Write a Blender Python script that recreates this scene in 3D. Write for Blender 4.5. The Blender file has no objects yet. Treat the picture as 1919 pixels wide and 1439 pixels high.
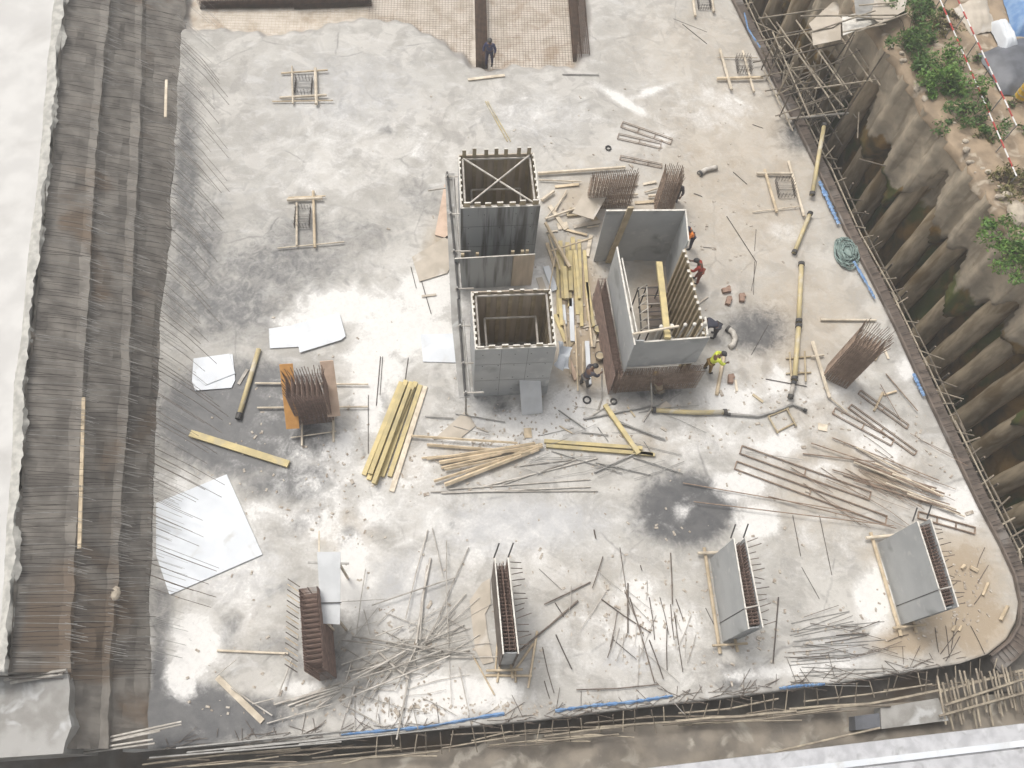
import bpy, bmesh, math, random
import numpy as np
from mathutils import Vector, Matrix
random.seed(7); rnd = np.random.RandomState(7)
C = bpy.context.scene
COL = C.collection
rad = math.radians

# ------------------------------------------------------------------ camera, sky, sun, exposure
FPX, CX, CY, HC = 1600.0, 959.5, 719.5, 35.0      # focal length in photo pixels, photo centre, eye height over the slab
_n = np.array([870.0-CX, 1450.0-CY, FPX]); _n /= np.linalg.norm(_n)
_Z = -_n
_Y = np.array([0, -1.0, 0]); _Y = _Y - _Y.dot(_Z)*_Z; _Y /= np.linalg.norm(_Y)
_X = np.cross(_Y, _Z)
RCW = np.stack([_X, _Y, _Z])
cam = bpy.data.cameras.new('camera'); camo = bpy.data.objects.new('camera', cam); COL.objects.link(camo)
cam.sensor_fit = 'HORIZONTAL'; cam.sensor_width = 36; cam.lens = 36*FPX/1919
cam.clip_start = 0.1; cam.clip_end = 2000
M = Matrix.Identity(4)
for i in range(3):
    M[i][0] = RCW[i][0]; M[i][1] = -RCW[i][1]; M[i][2] = -RCW[i][2]
M[2][3] = HC
camo.matrix_world = M
C.camera = camo

SUN_EL, SUN_AZ = rad(62), rad(-40)                 # azimuth from +Y towards +X
wd = bpy.data.worlds.new('World'); C.world = wd; wd.use_nodes = True
nt = wd.node_tree; nt.nodes.clear()
sky = nt.nodes.new('ShaderNodeTexSky'); sky.sky_type = 'NISHITA'; sky.sun_disc = False
sky.sun_elevation = SUN_EL; sky.sun_rotation = SUN_AZ
sky.air_density = 1.0; sky.dust_density = 6.0; sky.ozone_density = 0.6
hs = nt.nodes.new('ShaderNodeHueSaturation'); hs.inputs['Saturation'].default_value = 0.28
bg = nt.nodes.new('ShaderNodeBackground'); bg.inputs['Strength'].default_value = 0.135
wo = nt.nodes.new('ShaderNodeOutputWorld')
nt.links.new(sky.outputs[0], hs.inputs['Color']); nt.links.new(hs.outputs[0], bg.inputs[0]); nt.links.new(bg.outputs[0], wo.inputs[0])
sl = bpy.data.lights.new('sun', 'SUN'); sl.energy = 1.35; sl.angle = rad(18); sl.color = (1.0, .965, .91)
so = bpy.data.objects.new('sun', sl); COL.objects.link(so)
sd = Vector((math.sin(SUN_AZ)*math.cos(SUN_EL), math.cos(SUN_AZ)*math.cos(SUN_EL), math.sin(SUN_EL)))
so.rotation_euler = sd.to_track_quat('Z', 'Y').to_euler()
C.view_settings.view_transform = 'Standard'; C.view_settings.look = 'None'
C.view_settings.exposure = 0.36; C.view_settings.gamma = 1.0
try: C.view_settings.use_curve_mapping = False
except Exception: pass
C.cycles.max_bounces = 6

def W(px, py, z=0.0):
    """the real point at height z that the photo shows at pixel (px, py)"""
    d = RCW @ np.array([px-CX, py-CY, FPX]); t = (z-HC)/d[2]
    return Vector((d[0]*t, d[1]*t, z))

# ------------------------------------------------------------------ mesh helpers
class MB:
    def __init__(s): s.v = []; s.f = []
    def add(s, vs, fs):
        b = len(s.v); s.v += [tuple(v) for v in vs]; s.f += [tuple(b+i for i in f) for f in fs]; return s
    def box(s, c, sz, rz=0.0, mat=None):
        c = Vector(c); x, y, z = sz[0]/2, sz[1]/2, sz[2]/2
        R = mat or Matrix.Rotation(rz, 3, 'Z')
        vs = [c + R @ Vector((i*x, j*y, k*z)) for k in (-1, 1) for j in (-1, 1) for i in (-1, 1)]
        return s.add(vs, [(0,2,3,1),(4,5,7,6),(0,1,5,4),(2,6,7,3),(0,4,6,2),(1,3,7,5)])
    def beam(s, p, q, w, h, roll=0.0):
        p, q = Vector(p), Vector(q); d = (q-p); L = d.length
        if L < 1e-6: return s
        d /= L; up = Vector((0,0,1)) if abs(d.z) < .95 else Vector((0,1,0))
        a = d.cross(up).normalized(); b = a.cross(d).normalized()
        if roll:
            R = Matrix.Rotation(roll, 3, d); a = R @ a; b = R @ b
        m = Matrix((a, d, b)).transposed()
        return s.box((p+q)/2, (w, L, h), mat=m)
    def tube(s, pts, r, n=6, r2=None, caps=True):
        pts = [Vector(p) for p in pts]; k = len(pts); rings = []
        up0 = Vector((0,0,1))
        for i, p in enumerate(pts):
            d = (pts[min(i+1, k-1)]-pts[max(i-1, 0)]).normalized()
            up = up0 if abs(d.z) < .95 else Vector((0,1,0))
            a = d.cross(up).normalized(); b = a.cross(d).normalized()
            rr = r if r2 is None else r+(r2-r)*i/(k-1)
            if isinstance(r, (list, tuple)): rr = r[i]
            rings.append([p + a*rr*math.cos(t*2*math.pi/n) + b*rr*math.sin(t*2*math.pi/n) for t in range(n)])
        vs = [v for g in rings for v in g]; fs = []
        for i in range(k-1):
            for t in range(n):
                fs.append((i*n+t, i*n+(t+1) % n, (i+1)*n+(t+1) % n, (i+1)*n+t))
        if caps: fs += [tuple(range(n-1, -1, -1)), tuple((k-1)*n+t for t in range(n))]
        return s.add(vs, fs)
    def prism(s, poly, z0, z1):
        n = len(poly); vs = [(p[0], p[1], z0) for p in poly]+[(p[0], p[1], z1) for p in poly]
        fs = [tuple(range(n-1, -1, -1)), tuple(range(n, 2*n))]+[(i, (i+1) % n, n+(i+1) % n, n+i) for i in range(n)]
        return s.add(vs, fs)
    def torus(s, c, R, r, n=14, m=6, tilt=None):
        c = Vector(c); vs = []; fs = []
        for i in range(n):
            a = 2*math.pi*i/n
            for j in range(m):
                b = 2*math.pi*j/m
                v = Vector(((R+r*math.cos(b))*math.cos(a), (R+r*math.cos(b))*math.sin(a), r*math.sin(b)))
                vs.append(c+(tilt @ v if tilt else v))
        for i in range(n):
            for j in range(m):
                fs.append((i*m+j, ((i+1) % n)*m+j, ((i+1) % n)*m+(j+1) % m, i*m+(j+1) % m))
        return s.add(vs, fs)
    def ball(s, c, r, n=10, m=7, sq=(1,1,1), z0=-1.0):
        c = Vector(c); vs = []; fs = []
        for j in range(m+1):
            ph = math.asin(z0) + (math.pi/2-math.asin(z0))*j/m
            for i in range(n):
                a = 2*math.pi*i/n
                vs.append(c+Vector((r*sq[0]*math.cos(ph)*math.cos(a), r*sq[1]*math.cos(ph)*math.sin(a), r*sq[2]*math.sin(ph))))
        for j in range(m):
            for i in range(n):
                fs.append((j*n+i, j*n+(i+1) % n, (j+1)*n+(i+1) % n, (j+1)*n+i))
        fs.append(tuple(range(n-1, -1, -1)))
        return s.add(vs, fs)
    def build(s, name, mat, parent=None, smooth=False, origin=None, bevel=0.0):
        me = bpy.data.meshes.new(name)
        o = Vector(origin) if origin is not None else Vector((0,0,0))
        if parent is not None and origin is None: o = Vector(parent.get('_o', (0,0,0)))
        me.from_pydata([tuple(Vector(v)-o) for v in s.v], [], s.f); me.update()
        if smooth:
            me.polygons.foreach_set('use_smooth', [True]*len(me.polygons))
        me.materials.append(mat)
        ob = bpy.data.objects.new(name, me); COL.objects.link(ob)
        if parent is not None:
            ob.parent = parent
            if origin is not None: ob.location = o-Vector(parent.get('_o', (0,0,0)))
            ob['_o'] = tuple(o)
        else:
            ob.location = o; ob['_o'] = tuple(o)
        if bevel:
            b = ob.modifiers.new('bevel', 'BEVEL'); b.width = bevel; b.segments = 2; b.limit_method = 'ANGLE'
        return ob

def tag(o, label=None, cat=None, group=None, kind=None):
    if label: o['label'] = label
    if cat: o['category'] = cat
    if group: o['group'] = group
    if kind: o['kind'] = kind
    return o
def thing(name, loc, label, cat, group=None):
    o = bpy.data.objects.new(name, None); COL.objects.link(o); o.location = loc; o.empty_display_size = .3
    o['_o'] = tuple(Vector(loc)); return tag(o, label, cat, group)

# ------------------------------------------------------------------ materials
def mat(name, c1, c2=None, rough=.75, scale=4.0, det=6.0, bump=.15, bscale=30.0, metal=0.0, lo=.35, hi=.65,
        rndv=0.0, stretch=None, c3=None, s3=1.2, t3=(.55,.7), spec=.4, c4=None, s4=7, t4=(.60,.68)):
    m = bpy.data.materials.new(name); m.use_nodes = True; t = m.node_tree; N = t.nodes; L = t.links
    b = N['Principled BSDF']; b.inputs['Roughness'].default_value = rough; b.inputs['Metallic'].default_value = metal
    b.inputs['Specular IOR Level'].default_value = spec
    tc = N.new('ShaderNodeTexCoord'); src = tc.outputs['Object']
    if stretch:
        mp = N.new('ShaderNodeMapping'); mp.inputs['Scale'].default_value = stretch; L.new(src, mp.inputs[0]); src = mp.outputs[0]
    def noise(sc, d=det, dist=0.0):
        n = N.new('ShaderNodeTexNoise'); n.inputs['Scale'].default_value = sc; n.inputs['Detail'].default_value = d
        n.inputs['Distortion'].default_value = dist; L.new(src, n.inputs['Vector']); return n.outputs['Fac']
    def ramp(x, a, bb):
        r = N.new('ShaderNodeMapRange'); r.inputs[1].default_value = a; r.inputs[2].default_value = bb; r.interpolation_type = 'SMOOTHSTEP'
        L.new(x, r.inputs[0]); return r.outputs[0]
    def mix(f, a, bb):
        x = N.new('ShaderNodeMix'); x.data_type = 'RGBA'
        L.new(f, x.inputs[0])
        for k, v in ((6, a), (7, bb)):
            if isinstance(v, tuple): x.inputs[k].default_value = v+(1,)
            else: L.new(v, x.inputs[k])
        return x.outputs[2]
    col = mix(ramp(noise(scale), lo, hi), c1, c2 or tuple(x*.75 for x in c1))
    if c3: col = mix(ramp(noise(s3, 8, .6), *t3), col, c3)
    if c4: col = mix(ramp(noise(s4, 10, .3), *t4), col, c4)
    if rndv:
        oi = N.new('ShaderNodeObjectInfo'); hv = N.new('ShaderNodeHueSaturation')
        r = N.new('ShaderNodeMapRange'); r.inputs[3].default_value = 1-rndv; r.inputs[4].default_value = 1+rndv
        L.new(oi.outputs['Random'], r.inputs[0]); L.new(r.outputs[0], hv.inputs['Value']); L.new(col, hv.inputs['Color']); col = hv.outputs[0]
    L.new(col, b.inputs['Base Color'])
    if bump:
        bp = N.new('ShaderNodeBump'); bp.inputs['Strength'].default_value = bump; bp.inputs['Distance'].default_value = .02
        L.new(noise(bscale, 4), bp.inputs['Height']); L.new(bp.outputs[0], b.inputs['Normal'])
    return m

CONC = mat('weathered_concrete', (.36,.35,.33), (.25,.24,.22), c3=(.45,.45,.44), scale=1.3, bump=.3)
CONC_L = mat('pale_concrete', (.58,.567,.54), (.50,.488,.465), c3=(.42,.405,.38), scale=.8, s3=.3, t3=(.52,.8), bump=.25)
MORTAR = mat('mortar_lip', (.50,.485,.44), (.34,.33,.30), scale=3, bump=.5)
BANK = mat('rusty_concrete_bank', (.25,.228,.198), (.155,.14,.122), c3=(.175,.132,.095), scale=1.1, s3=.3, t3=(.54,.70), bump=.9, bscale=5)
SOIL = mat('trench_soil', (.075,.062,.045), (.04,.035,.026), scale=.8, bump=.6, bscale=6)
EARTH = mat('street_soil', (.36,.27,.18), (.22,.165,.11), c3=(.44,.37,.28), scale=1.2, bump=.5, bscale=8)
EARTH2 = mat('grey_brown_soil', (.27,.235,.19), (.17,.15,.125), c3=(.36,.33,.28), scale=1.0, bump=.5, bscale=8)
REBAR = mat('dull_rebar', (.16,.13,.105), (.09,.072,.06), rough=.8, scale=5, bump=0, rndv=.25)
REBAR_D = mat('dark_rebar', (.10,.085,.075), (.06,.05,.045), rough=.8, scale=5, bump=0, rndv=.25)
RUST = mat('rusty_rebar', (.34,.25,.185), (.22,.16,.12), rough=.85, scale=4, bump=0, rndv=.1)
RUST_R = mat('red_rusty_rebar', (.25,.175,.14), (.165,.115,.095), rough=.85, scale=4, bump=0)
PALEBAR = mat('dusty_pole', (.50,.47,.42), (.34,.31,.27), rough=.8, scale=3, bump=0, rndv=.2)
TIMB = mat('pale_timber', (.62,.51,.36), (.46,.37,.25), rough=.8, scale=3, stretch=(1,1,1), bump=.1, rndv=.18)
TIMBP = mat('raw_pale_timber', (.66,.58,.46), (.50,.43,.33), rough=.8, scale=3, bump=.1, rndv=.15)
YEL = mat('yellow_formwork_beam', (.60,.49,.24), (.46,.38,.20), rough=.65, scale=2.2, bump=.1, c3=(.46,.40,.26), s3=.9, rndv=.14)
YELP = mat('yellow_pipe_paint', (.56,.46,.24), (.46,.39,.24), rough=.5, scale=2.5, bump=.05, c3=(.55,.50,.40), s3=1.2, t3=(.5,.62))
ORNG = mat('orange_plank', (.62,.33,.11), (.52,.26,.08), rough=.6, scale=2, bump=.05)
PINKP = mat('pink_plank', (.62,.47,.36), (.52,.38,.28), rough=.7, scale=2, bump=.05)
PANEL = mat('grey_formwork_face', (.44,.45,.445), (.38,.39,.39), rough=.55, scale=.9, bump=.05, c3=(.25,.255,.25), s3=.7, t3=(.54,.75), c4=(.50,.50,.485), s4=2.2, t4=(.58,.74))
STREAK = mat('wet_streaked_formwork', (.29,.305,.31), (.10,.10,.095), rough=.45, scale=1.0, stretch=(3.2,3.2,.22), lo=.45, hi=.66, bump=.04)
PLYB = mat('brown_film_plywood', (.52,.44,.35), (.38,.32,.245), rough=.6, scale=1.0, stretch=(3,3,.4), bump=.05)
STUD = mat('olive_timber_stud', (.48,.40,.27), (.36,.29,.185), rough=.7, scale=2, bump=.1, rndv=.1)
PALEEDGE = mat('pale_panel_edge', (.72,.69,.62), (.55,.52,.46), rough=.7, scale=5, bump=.1)
GREYB = mat('light_grey_board', (.60,.61,.61), (.52,.53,.53), rough=.6, scale=1.5, bump=.05)
WHITE = mat('white_sheet', (.68,.705,.73), (.60,.625,.65), rough=.55, scale=.8, bump=.04, c3=(.50,.50,.48), s3=1.1, t3=(.56,.8))
BUFF = mat('buff_plywood', (.52,.46,.38), (.42,.37,.30), rough=.75, scale=1.2, bump=.1, c3=(.58,.54,.48), s3=.9)
STEEL = mat('grey_steel_pole', (.36,.35,.33), (.25,.24,.22), rough=.55, scale=3, bump=.05, metal=.2)
DKSTEEL = mat('dark_steel', (.07,.065,.06), (.04,.04,.04), rough=.6, scale=3, bump=.05)
SPL = 0
RUBBER = mat('black_rubber', (.03,.03,.03), (.05,.05,.05), rough=.8)
BAMB = mat('weathered_bamboo', (.40,.345,.26), (.26,.22,.17), rough=.75, scale=3, bump=.1, rndv=.22)
BAMBD = mat('dark_bamboo', (.21,.175,.135), (.13,.11,.085), rough=.8, scale=3, bump=.1, rndv=.25)
EDGEB = mat('brown_edge_form', (.17,.135,.11), (.105,.085,.07), rough=.8, scale=1.3, bump=.2, c3=(.22,.20,.18), s3=.7)
BLUE = mat('blue_tarpaulin', (.13,.25,.47), (.22,.34,.52), rough=.5, scale=3, bump=.2)
GREYT = mat('grey_tarpaulin', (.13,.135,.15), (.09,.095,.105), rough=.5, scale=2, bump=.2)
NET = mat('green_netting', (.27,.34,.31), (.19,.26,.24), rough=.8, scale=8, bump=.3)
RUBBLE = mat('rubble_crumb', (.52,.47,.40), (.30,.25,.20), rough=.9, scale=9, bump=.2)
ROCK = mat('pale_rock', (.48,.42,.33), (.33,.28,.22), rough=.9, scale=3, bump=.5)
def leafmat(name, a, b):
    return mat(name, a, b, rough=.6, scale=7, bump=0, lo=.3, hi=.7, c3=tuple(x*.5+y for x, y in zip(a,(.06,.06,.01))), s3=3.0, t3=(.5,.66))
LEAF = leafmat('bush_leaves', (.10,.19,.04), (.045,.10,.022))
LEAF2 = leafmat('fresh_leaves', (.15,.27,.05), (.06,.14,.028))
DRYL = leafmat('dry_leaves', (.22,.19,.08), (.10,.10,.035))
ALOE = leafmat('aloe_leaves', (.16,.22,.15), (.08,.12,.08))
STEM = mat('brown_stem', (.12,.09,.06), (.08,.06,.04), rough=.9)
SKIN = mat('skin', (.16,.09,.06), (.14,.08,.05), rough=.6, bump=0)
def cloth(name, c): return mat(name, c, tuple(x*.8 for x in c), rough=.85, scale=9, bump=.15, bscale=60)

# ------------------------------------------------------------------ slab
def pl(poly, n):
    """n points evenly spaced along a polyline"""
    p = np.array(poly, float); d = np.r_[0, np.cumsum(np.hypot(*np.diff(p, axis=0).T))]
    t = np.linspace(0, d[-1], n); return np.stack([np.interp(t, d, p[:,0]), np.interp(t, d, p[:,1])], 1)
RIGHT = [(1290,-150),(1345,-55),(1370,0),(1425,110),(1478,212),(1530,320),(1580,430),(1625,515),(1680,625),(1730,735),(1780,840),(1830,945),(1870,1020),(1897,1080),(1908,1130)]
BOTTOM = [(230,1409),(300,1402),(640,1382),(1000,1350),(1200,1325),(1400,1302),(1600,1275),(1800,1243),(1850,1226),(1885,1198),(1903,1165),(1908,1130)]
LEFT = [(290,-150),(230,1409)]
TOPL = [(290,-150),(1290,-150)]
NU, NV = 330, 280
Bt, Bb, Bl, Br = pl(TOPL, NU), pl(BOTTOM, NU), pl(LEFT, NV), pl(RIGHT, NV)
u = np.linspace(0,1,NU)[None,:,None]; v = np.linspace(0,1,NV)[:,None,None]
Pg = (1-v)*Bt[None]+v*Bb[None]+(1-u)*Bl[:,None]+u*Br[:,None]-((1-u)*(1-v)*Bt[0]+u*(1-v)*Bt[-1]+(1-u)*v*Bb[0]+u*v*Bb[-1])
PX, PY = Pg[...,0], Pg[...,1]
def Wg(px, py, z):
    d = np.stack([px-CX, py-CY, np.full_like(px, FPX)], -1) @ RCW.T
    t = (z-HC)/d[...,2]; return d[...,0]*t, d[...,1]*t
GX, GY = Wg(PX, PY, 0.0)
# recess at the far end where the rebar is not yet cast
REC = [(330,62),(365,56),(440,58),(510,68),(570,60),(650,40),(700,36),(760,45),(800,65),(850,98),(880,128),(910,136),(960,126),(1000,129),(1080,126),(1102,116),(1108,60),(1106,-10),(1100,-170),(330,-170)]
RECW = np.array([W(*p)[:2] for p in REC])
def sdf(X, Y, poly):
    d = np.full(X.shape, 1e9); inside = np.zeros(X.shape, bool); n = len(poly)
    for i in range(n):
        a, b = poly[i], poly[(i+1) % n]; e = b-a
        t = np.clip(((X-a[0])*e[0]+(Y-a[1])*e[1])/(e@e), 0, 1)
        d = np.minimum(d, np.hypot(X-a[0]-t*e[0], Y-a[1]-t*e[1]))
        c = ((a[1] > Y) != (b[1] > Y))
        xi = e[0]*(Y-a[1])/(e[1] if abs(e[1]) > 1e-9 else 1e-9)+a[0]
        inside ^= c & (X < xi)
    return np.where(inside, -d, d)
wob = .09*np.sin(GX*3.1+1.3*np.sin(GY*2.3))+.07*np.sin(GX*6.7+2.1)
S = sdf(GX, GY, RECW)+wob
ss = lambda x: np.clip(x,0,1)**2*(3-2*np.clip(x,0,1))
GZ = -0.55*ss((-S)/.75+.05)
GZ += .012*np.sin(GX*.9+GY*.4)*np.sin(GY*.7)
# mottle masks: what has been spilled, trowelled and washed where (pixel ellipses of the stains' own outlines)
def blobs(lst):
    a = np.zeros(PX.shape)
    for b in lst:
        x, y, rx, ry, s = b[:5]; an = rad(b[5]) if len(b) > 5 else 0
        dx, dy = PX-x, PY-y; c, si = math.cos(an), math.sin(an)
        r = np.sqrt(((dx*c+dy*si)/rx)**2+((-dx*si+dy*c)/ry)**2)
        a = np.maximum(a, s*np.clip(1.3-r*.9, 0, 1))
    return a
WET = blobs([(455,785,150,100,1.6),(560,900,80,50,.9),(400,790,50,60,.7),(560,830,90,60,.85),(540,905,110,45,.75),(600,900,70,70,.5),(520,500,200,75,.6),(430,570,150,90,.66),(370,470,80,160,.62),
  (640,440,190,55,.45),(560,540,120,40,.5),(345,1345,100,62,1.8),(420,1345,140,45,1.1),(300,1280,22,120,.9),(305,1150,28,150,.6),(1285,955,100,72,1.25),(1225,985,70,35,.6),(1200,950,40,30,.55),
  (655,1010,24,28,.9),(430,1180,28,55,.62,25),(520,1105,60,18,.5,-30),(575,975,70,30,.6,-25),(700,760,55,45,.62),(735,690,25,35,.45),(945,770,32,22,.8),(848,984,8,8,.9),(725,245,28,13,.55),
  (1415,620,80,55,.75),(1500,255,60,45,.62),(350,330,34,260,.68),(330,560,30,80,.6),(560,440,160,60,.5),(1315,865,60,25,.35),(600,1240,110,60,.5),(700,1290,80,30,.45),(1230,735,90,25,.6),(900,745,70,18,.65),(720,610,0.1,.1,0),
  (820,700,35,35,.35),(1000,690,0.1,.1,0),(1380,1270,50,40,.6),(560,1330,180,30,.4),(790,370,60,70,.42,-40),(1700,680,22,110,.35,-30),(870,915,60,20,.4),(510,1215,60,35,.5)])
WHT = blobs([(640,575,90,40,.9),(560,600,60,25,.6),(800,545,60,45,1),(750,620,90,55,.95),(700,690,60,70,.9),(690,760,35,80,.8),(650,850,40,60,.6),(1010,800,80,30,.95),(870,800,70,25,.75,-30),(930,830,90,20,.7),
  (700,960,60,60,.6),(660,1080,60,120,.72),(480,960,60,30,.55),(370,1210,60,75,.85),(340,1260,35,55,.8),(430,1050,90,60,.5),(830,1300,150,40,.95),(760,1335,120,25,.9),(1230,1170,75,55,.95),(1190,1110,50,40,.7),
  (1420,980,45,35,1),(1390,905,60,35,.75),(1450,830,60,30,.7),(1640,1120,38,65,1),(1800,950,55,45,.95),(1750,930,70,30,.6,25),(1370,750,60,40,.85),(1460,720,40,40,.6),(1650,830,70,40,.75,30),(1278,957,22,22,.5),
  (1170,190,75,10,.8,30),(1210,175,50,8,.7,-20),(1700,690,30,30,.6),(330,920,50,40,.5),(400,930,50,30,.6),(560,1290,60,20,.6),(1480,1255,160,16,.6,-6),(820,640,50,20,.8),(1060,760,50,40,.7),(790,1080,60,70,.4),
  (1550,880,60,25,.5),(1010,560,30,70,.75),(1120,400,80,40,.4),(1480,430,40,20,.5),(1230,260,60,20,.4),(650,250,150,80,.3),(600,330,120,80,.3),(1000,210,120,70,.3),(780,290,90,70,.32),(1350,200,90,60,.4),(1000,960,160,40,.2),(860,640,60,90,.5),(600,980,120,60,.5),(430,1000,140,60,.4),(740,1180,80,80,.4),(1330,820,140,60,.4),(1560,1000,120,60,.3),(700,900,240,190,.42),(900,1010,330,110,.36),(1010,790,260,70,.5),(790,600,170,110,.6),(1150,1200,260,110,.34),(430,1080,140,110,.42),(1560,760,120,80,.36)])
BRN = blobs([(1785,1110,120,150,.85),(1830,1170,80,80,.85),(1700,1200,80,40,.8),(1650,1040,60,40,.45),(1600,860,130,60,.5,20),(1650,900,140,30,.6,20),(1520,780,80,60,.4),(1390,1060,40,60,.3),(1390,330,270,340,.5),(1500,600,190,190,.5),(1330,90,240,140,.4),(1560,900,200,160,.45),
  (1230,420,150,120,.42),(1080,560,60,130,.8),(1100,660,70,90,.85),(1200,430,110,90,.6),(1090,380,80,60,.6),(1230,560,60,90,.7),(640,1000,80,60,.45),(460,1150,40,70,.3),(1100,300,90,40,.3),(1690,900,100,120,.35),(760,870,80,60,.4),(900,860,120,40,.45),(1180,830,130,40,.42),(1150,1130,200,110,.3),(820,470,36,70,.6)])
COOL = blobs([(980,980,230,70,.8),(760,1100,110,110,.7),(450,1070,130,110,.6),(1180,1230,120,50,.6),(640,170,260,130,.55),(1000,220,200,80,.5),(500,300,180,180,.4),(930,1010,160,50,.7),(1560,1220,110,60,.6)])
co = np.stack([GX, GY, GZ], -1).reshape(-1,3)
idx = np.arange(NU*NV).reshape(NV,NU)
quads = np.stack([idx[:-1,:-1], idx[1:,:-1], idx[1:,1:], idx[:-1,1:]], -1).reshape(-1,4)
# skirt
ring = np.r_[idx[0,:], idx[1:,-1], idx[-1,-2::-1], idx[-2:0:-1,0]]
sk = co[ring].copy(); sk[:,2] = -1.2
nb = len(co); allv = np.r_[co, sk]; k = len(ring)
skq = np.array([(ring[i], ring[(i+1) % k], nb+(i+1) % k, nb+i) for i in range(k)])
me = bpy.data.meshes.new('concrete_slab')
me.from_pydata(allv.tolist(), [], [tuple(q) for q in np.r_[quads, skq].tolist()]); me.update()
ca = me.color_attributes.new('spill', 'FLOAT_COLOR', 'POINT')
buf = np.zeros((len(allv),4), np.float32)
buf[:nb,0] = WET.ravel(); buf[:nb,1] = WHT.ravel(); buf[:nb,2] = BRN.ravel(); buf[:nb,3] = 1
ca.data.foreach_set('color', buf.ravel())
ca2 = me.color_attributes.new('film', 'FLOAT_COLOR', 'POINT')
buf2 = np.zeros((len(allv),4), np.float32); buf2[:nb,0] = COOL.ravel(); buf2[:nb,1] = ss((-S)/.25-.9).ravel()
buf2[:nb,2] = (ss((-S+.1)/.25)*(1-ss((-S)/.35-1.2))).ravel(); buf2[:nb,3] = 1
ca2.data.foreach_set('color', buf2.ravel())
me.polygons.foreach_set('use_smooth', [True]*len(me.polygons))

def slab_mat():
    m = bpy.data.materials.new('slab_concrete'); m.use_nodes = True; t = m.node_tree; N = t.nodes; L = t.links
    b = N['Principled BSDF']
    tc = N.new('ShaderNodeTexCoord'); src = tc.outputs['Object']
    def noise(sc, d=6, dist=0.0, st=None):
        n = N.new('ShaderNodeTexNoise'); n.inputs['Scale'].default_value = sc; n.inputs['Detail'].default_value = d; n.inputs['Roughness'].default_value = .6
        n.inputs['Distortion'].default_value = dist
        if st:
            mp = N.new('ShaderNodeMapping'); mp.inputs['Scale'].default_value = st; mp.inputs['Rotation'].default_value = (0,0,rad(20)); L.new(src, mp.inputs[0]); L.new(mp.outputs[0], n.inputs['Vector'])
        else: L.new(src, n.inputs['Vector'])
        return n.outputs['Fac']
    def mth(op, a, bb):
        x = N.new('ShaderNodeMath'); x.operation = op
        for k, v in ((0, a), (1, bb)):
            if isinstance(v, (int, float)): x.inputs[k].default_value = v
            else: L.new(v, x.inputs[k])
        return x.outputs[0]
    def step(x, a, bb, o0=0.0, o1=1.0):
        r = N.new('ShaderNodeMapRange'); r.interpolation_type = 'SMOOTHSTEP'
        r.inputs[1].default_value = a; r.inputs[2].default_value = bb; r.inputs[3].default_value = o0; r.inputs[4].default_value = o1
        L.new(x, r.inputs[0]); return r.outputs[0]
    def mix(f, a, bb):
        x = N.new('ShaderNodeMix'); x.data_type = 'RGBA'; L.new(f, x.inputs[0])
        for k, v in ((6, a), (7, bb)):
            if isinstance(v, tuple): x.inputs[k].default_value = v+(1,)
            else: L.new(v, x.inputs[k])
        return x.outputs[2]
    def attr(n):
        a = N.new('ShaderNodeVertexColor'); a.layer_name = n; s = N.new('ShaderNodeSeparateColor'); L.new(a.outputs[0], s.inputs[0]); return s.outputs
    A = attr('spill'); F = attr('film')
    n1 = noise(.55, 9, .8); n2 = noise(1.7, 9, 1.6); n3 = noise(9, 6); n4 = noise(1.0, 11, .7); n5 = noise(28, 3)
    base = mix(step(n1, .33, .68), (.365,.347,.315), (.485,.467,.428))
    tr = noise(.8, 10, .9, (1,2.2,1)); base = mix(step(tr, .5, .72, 0, .5), base, (.60,.59,.57))              # trowel passes
    base = mix(step(noise(1.3, 10, .5), .54, .74, 0, .5), base, (.27,.262,.25))
    base = mix(step(noise(6, 8, .4, (1,3,1)), .52, .72, 0, .35), base, (.30,.29,.275))
    base = mix(step(noise(14, 6, .2), .55, .7, 0, .3), base, (.62,.61,.59))
    vo = N.new('ShaderNodeTexVoronoi'); vo.feature = 'DISTANCE_TO_EDGE'; vo.inputs['Scale'].default_value = .16
    wv = N.new('ShaderNodeMixRGB'); wv.blend_type = 'ADD'; wv.inputs[0].default_value = .5; L.new(src, wv.inputs[1])
    wn = N.new('ShaderNodeTexNoise'); wn.inputs['Scale'].default_value = 1.1; wn.inputs['Detail'].default_value = 8; L.new(src, wn.inputs[0]); L.new(wn.outputs['Color'], wv.inputs[2]); L.new(wv.outputs[0], vo.inputs[0])
    base = mix(mth('MULTIPLY', step(vo.outputs[0], 0.0, .012, 1.0, 0.0), step(n1, .45, .6, 0, .6)), base, (.2,.19,.18))        # hairline cracks
    nz = mth('ADD', mth('MULTIPLY', mth('SUBTRACT', n2, .5), 1.1), mth('MULTIPLY', mth('SUBTRACT', n3, .5), .35))
    nw = mth('ADD', mth('MULTIPLY', mth('SUBTRACT', n4, .5), 1.3), mth('MULTIPLY', mth('SUBTRACT', n3, .5), .45))
    base = mix(step(noise(.42, 13, .7), .52, .58, 0, .42), base, (.60,.575,.53))            # dust
    base = mix(step(noise(.7, 13, 1.2), .56, .63, 0, .45), base, (.295,.28,.26))            # damp
    cool = step(mth('ADD', F[0], mth('MULTIPLY', nz, .6)), .3, .9, 0, .7)
    base = mix(cool, base, (.47,.475,.485))
    brown = step(mth('ADD', A[2], mth('MULTIPLY', nz, .45)), .12, .85, 0, .92)
    base = mix(brown, base, (.45,.375,.28))
    base = mix(step(mth('ADD', A[2], mth('MULTIPLY', nw, .8)), .5, .75, 0, .5), base, (.31,.235,.155))
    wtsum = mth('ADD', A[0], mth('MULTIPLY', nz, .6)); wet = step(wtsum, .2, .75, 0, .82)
    base = mix(wet, base, mix(step(noise(1.9, 9, .5), .36, .64), (.07,.071,.074), (.16,.156,.15)))
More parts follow.
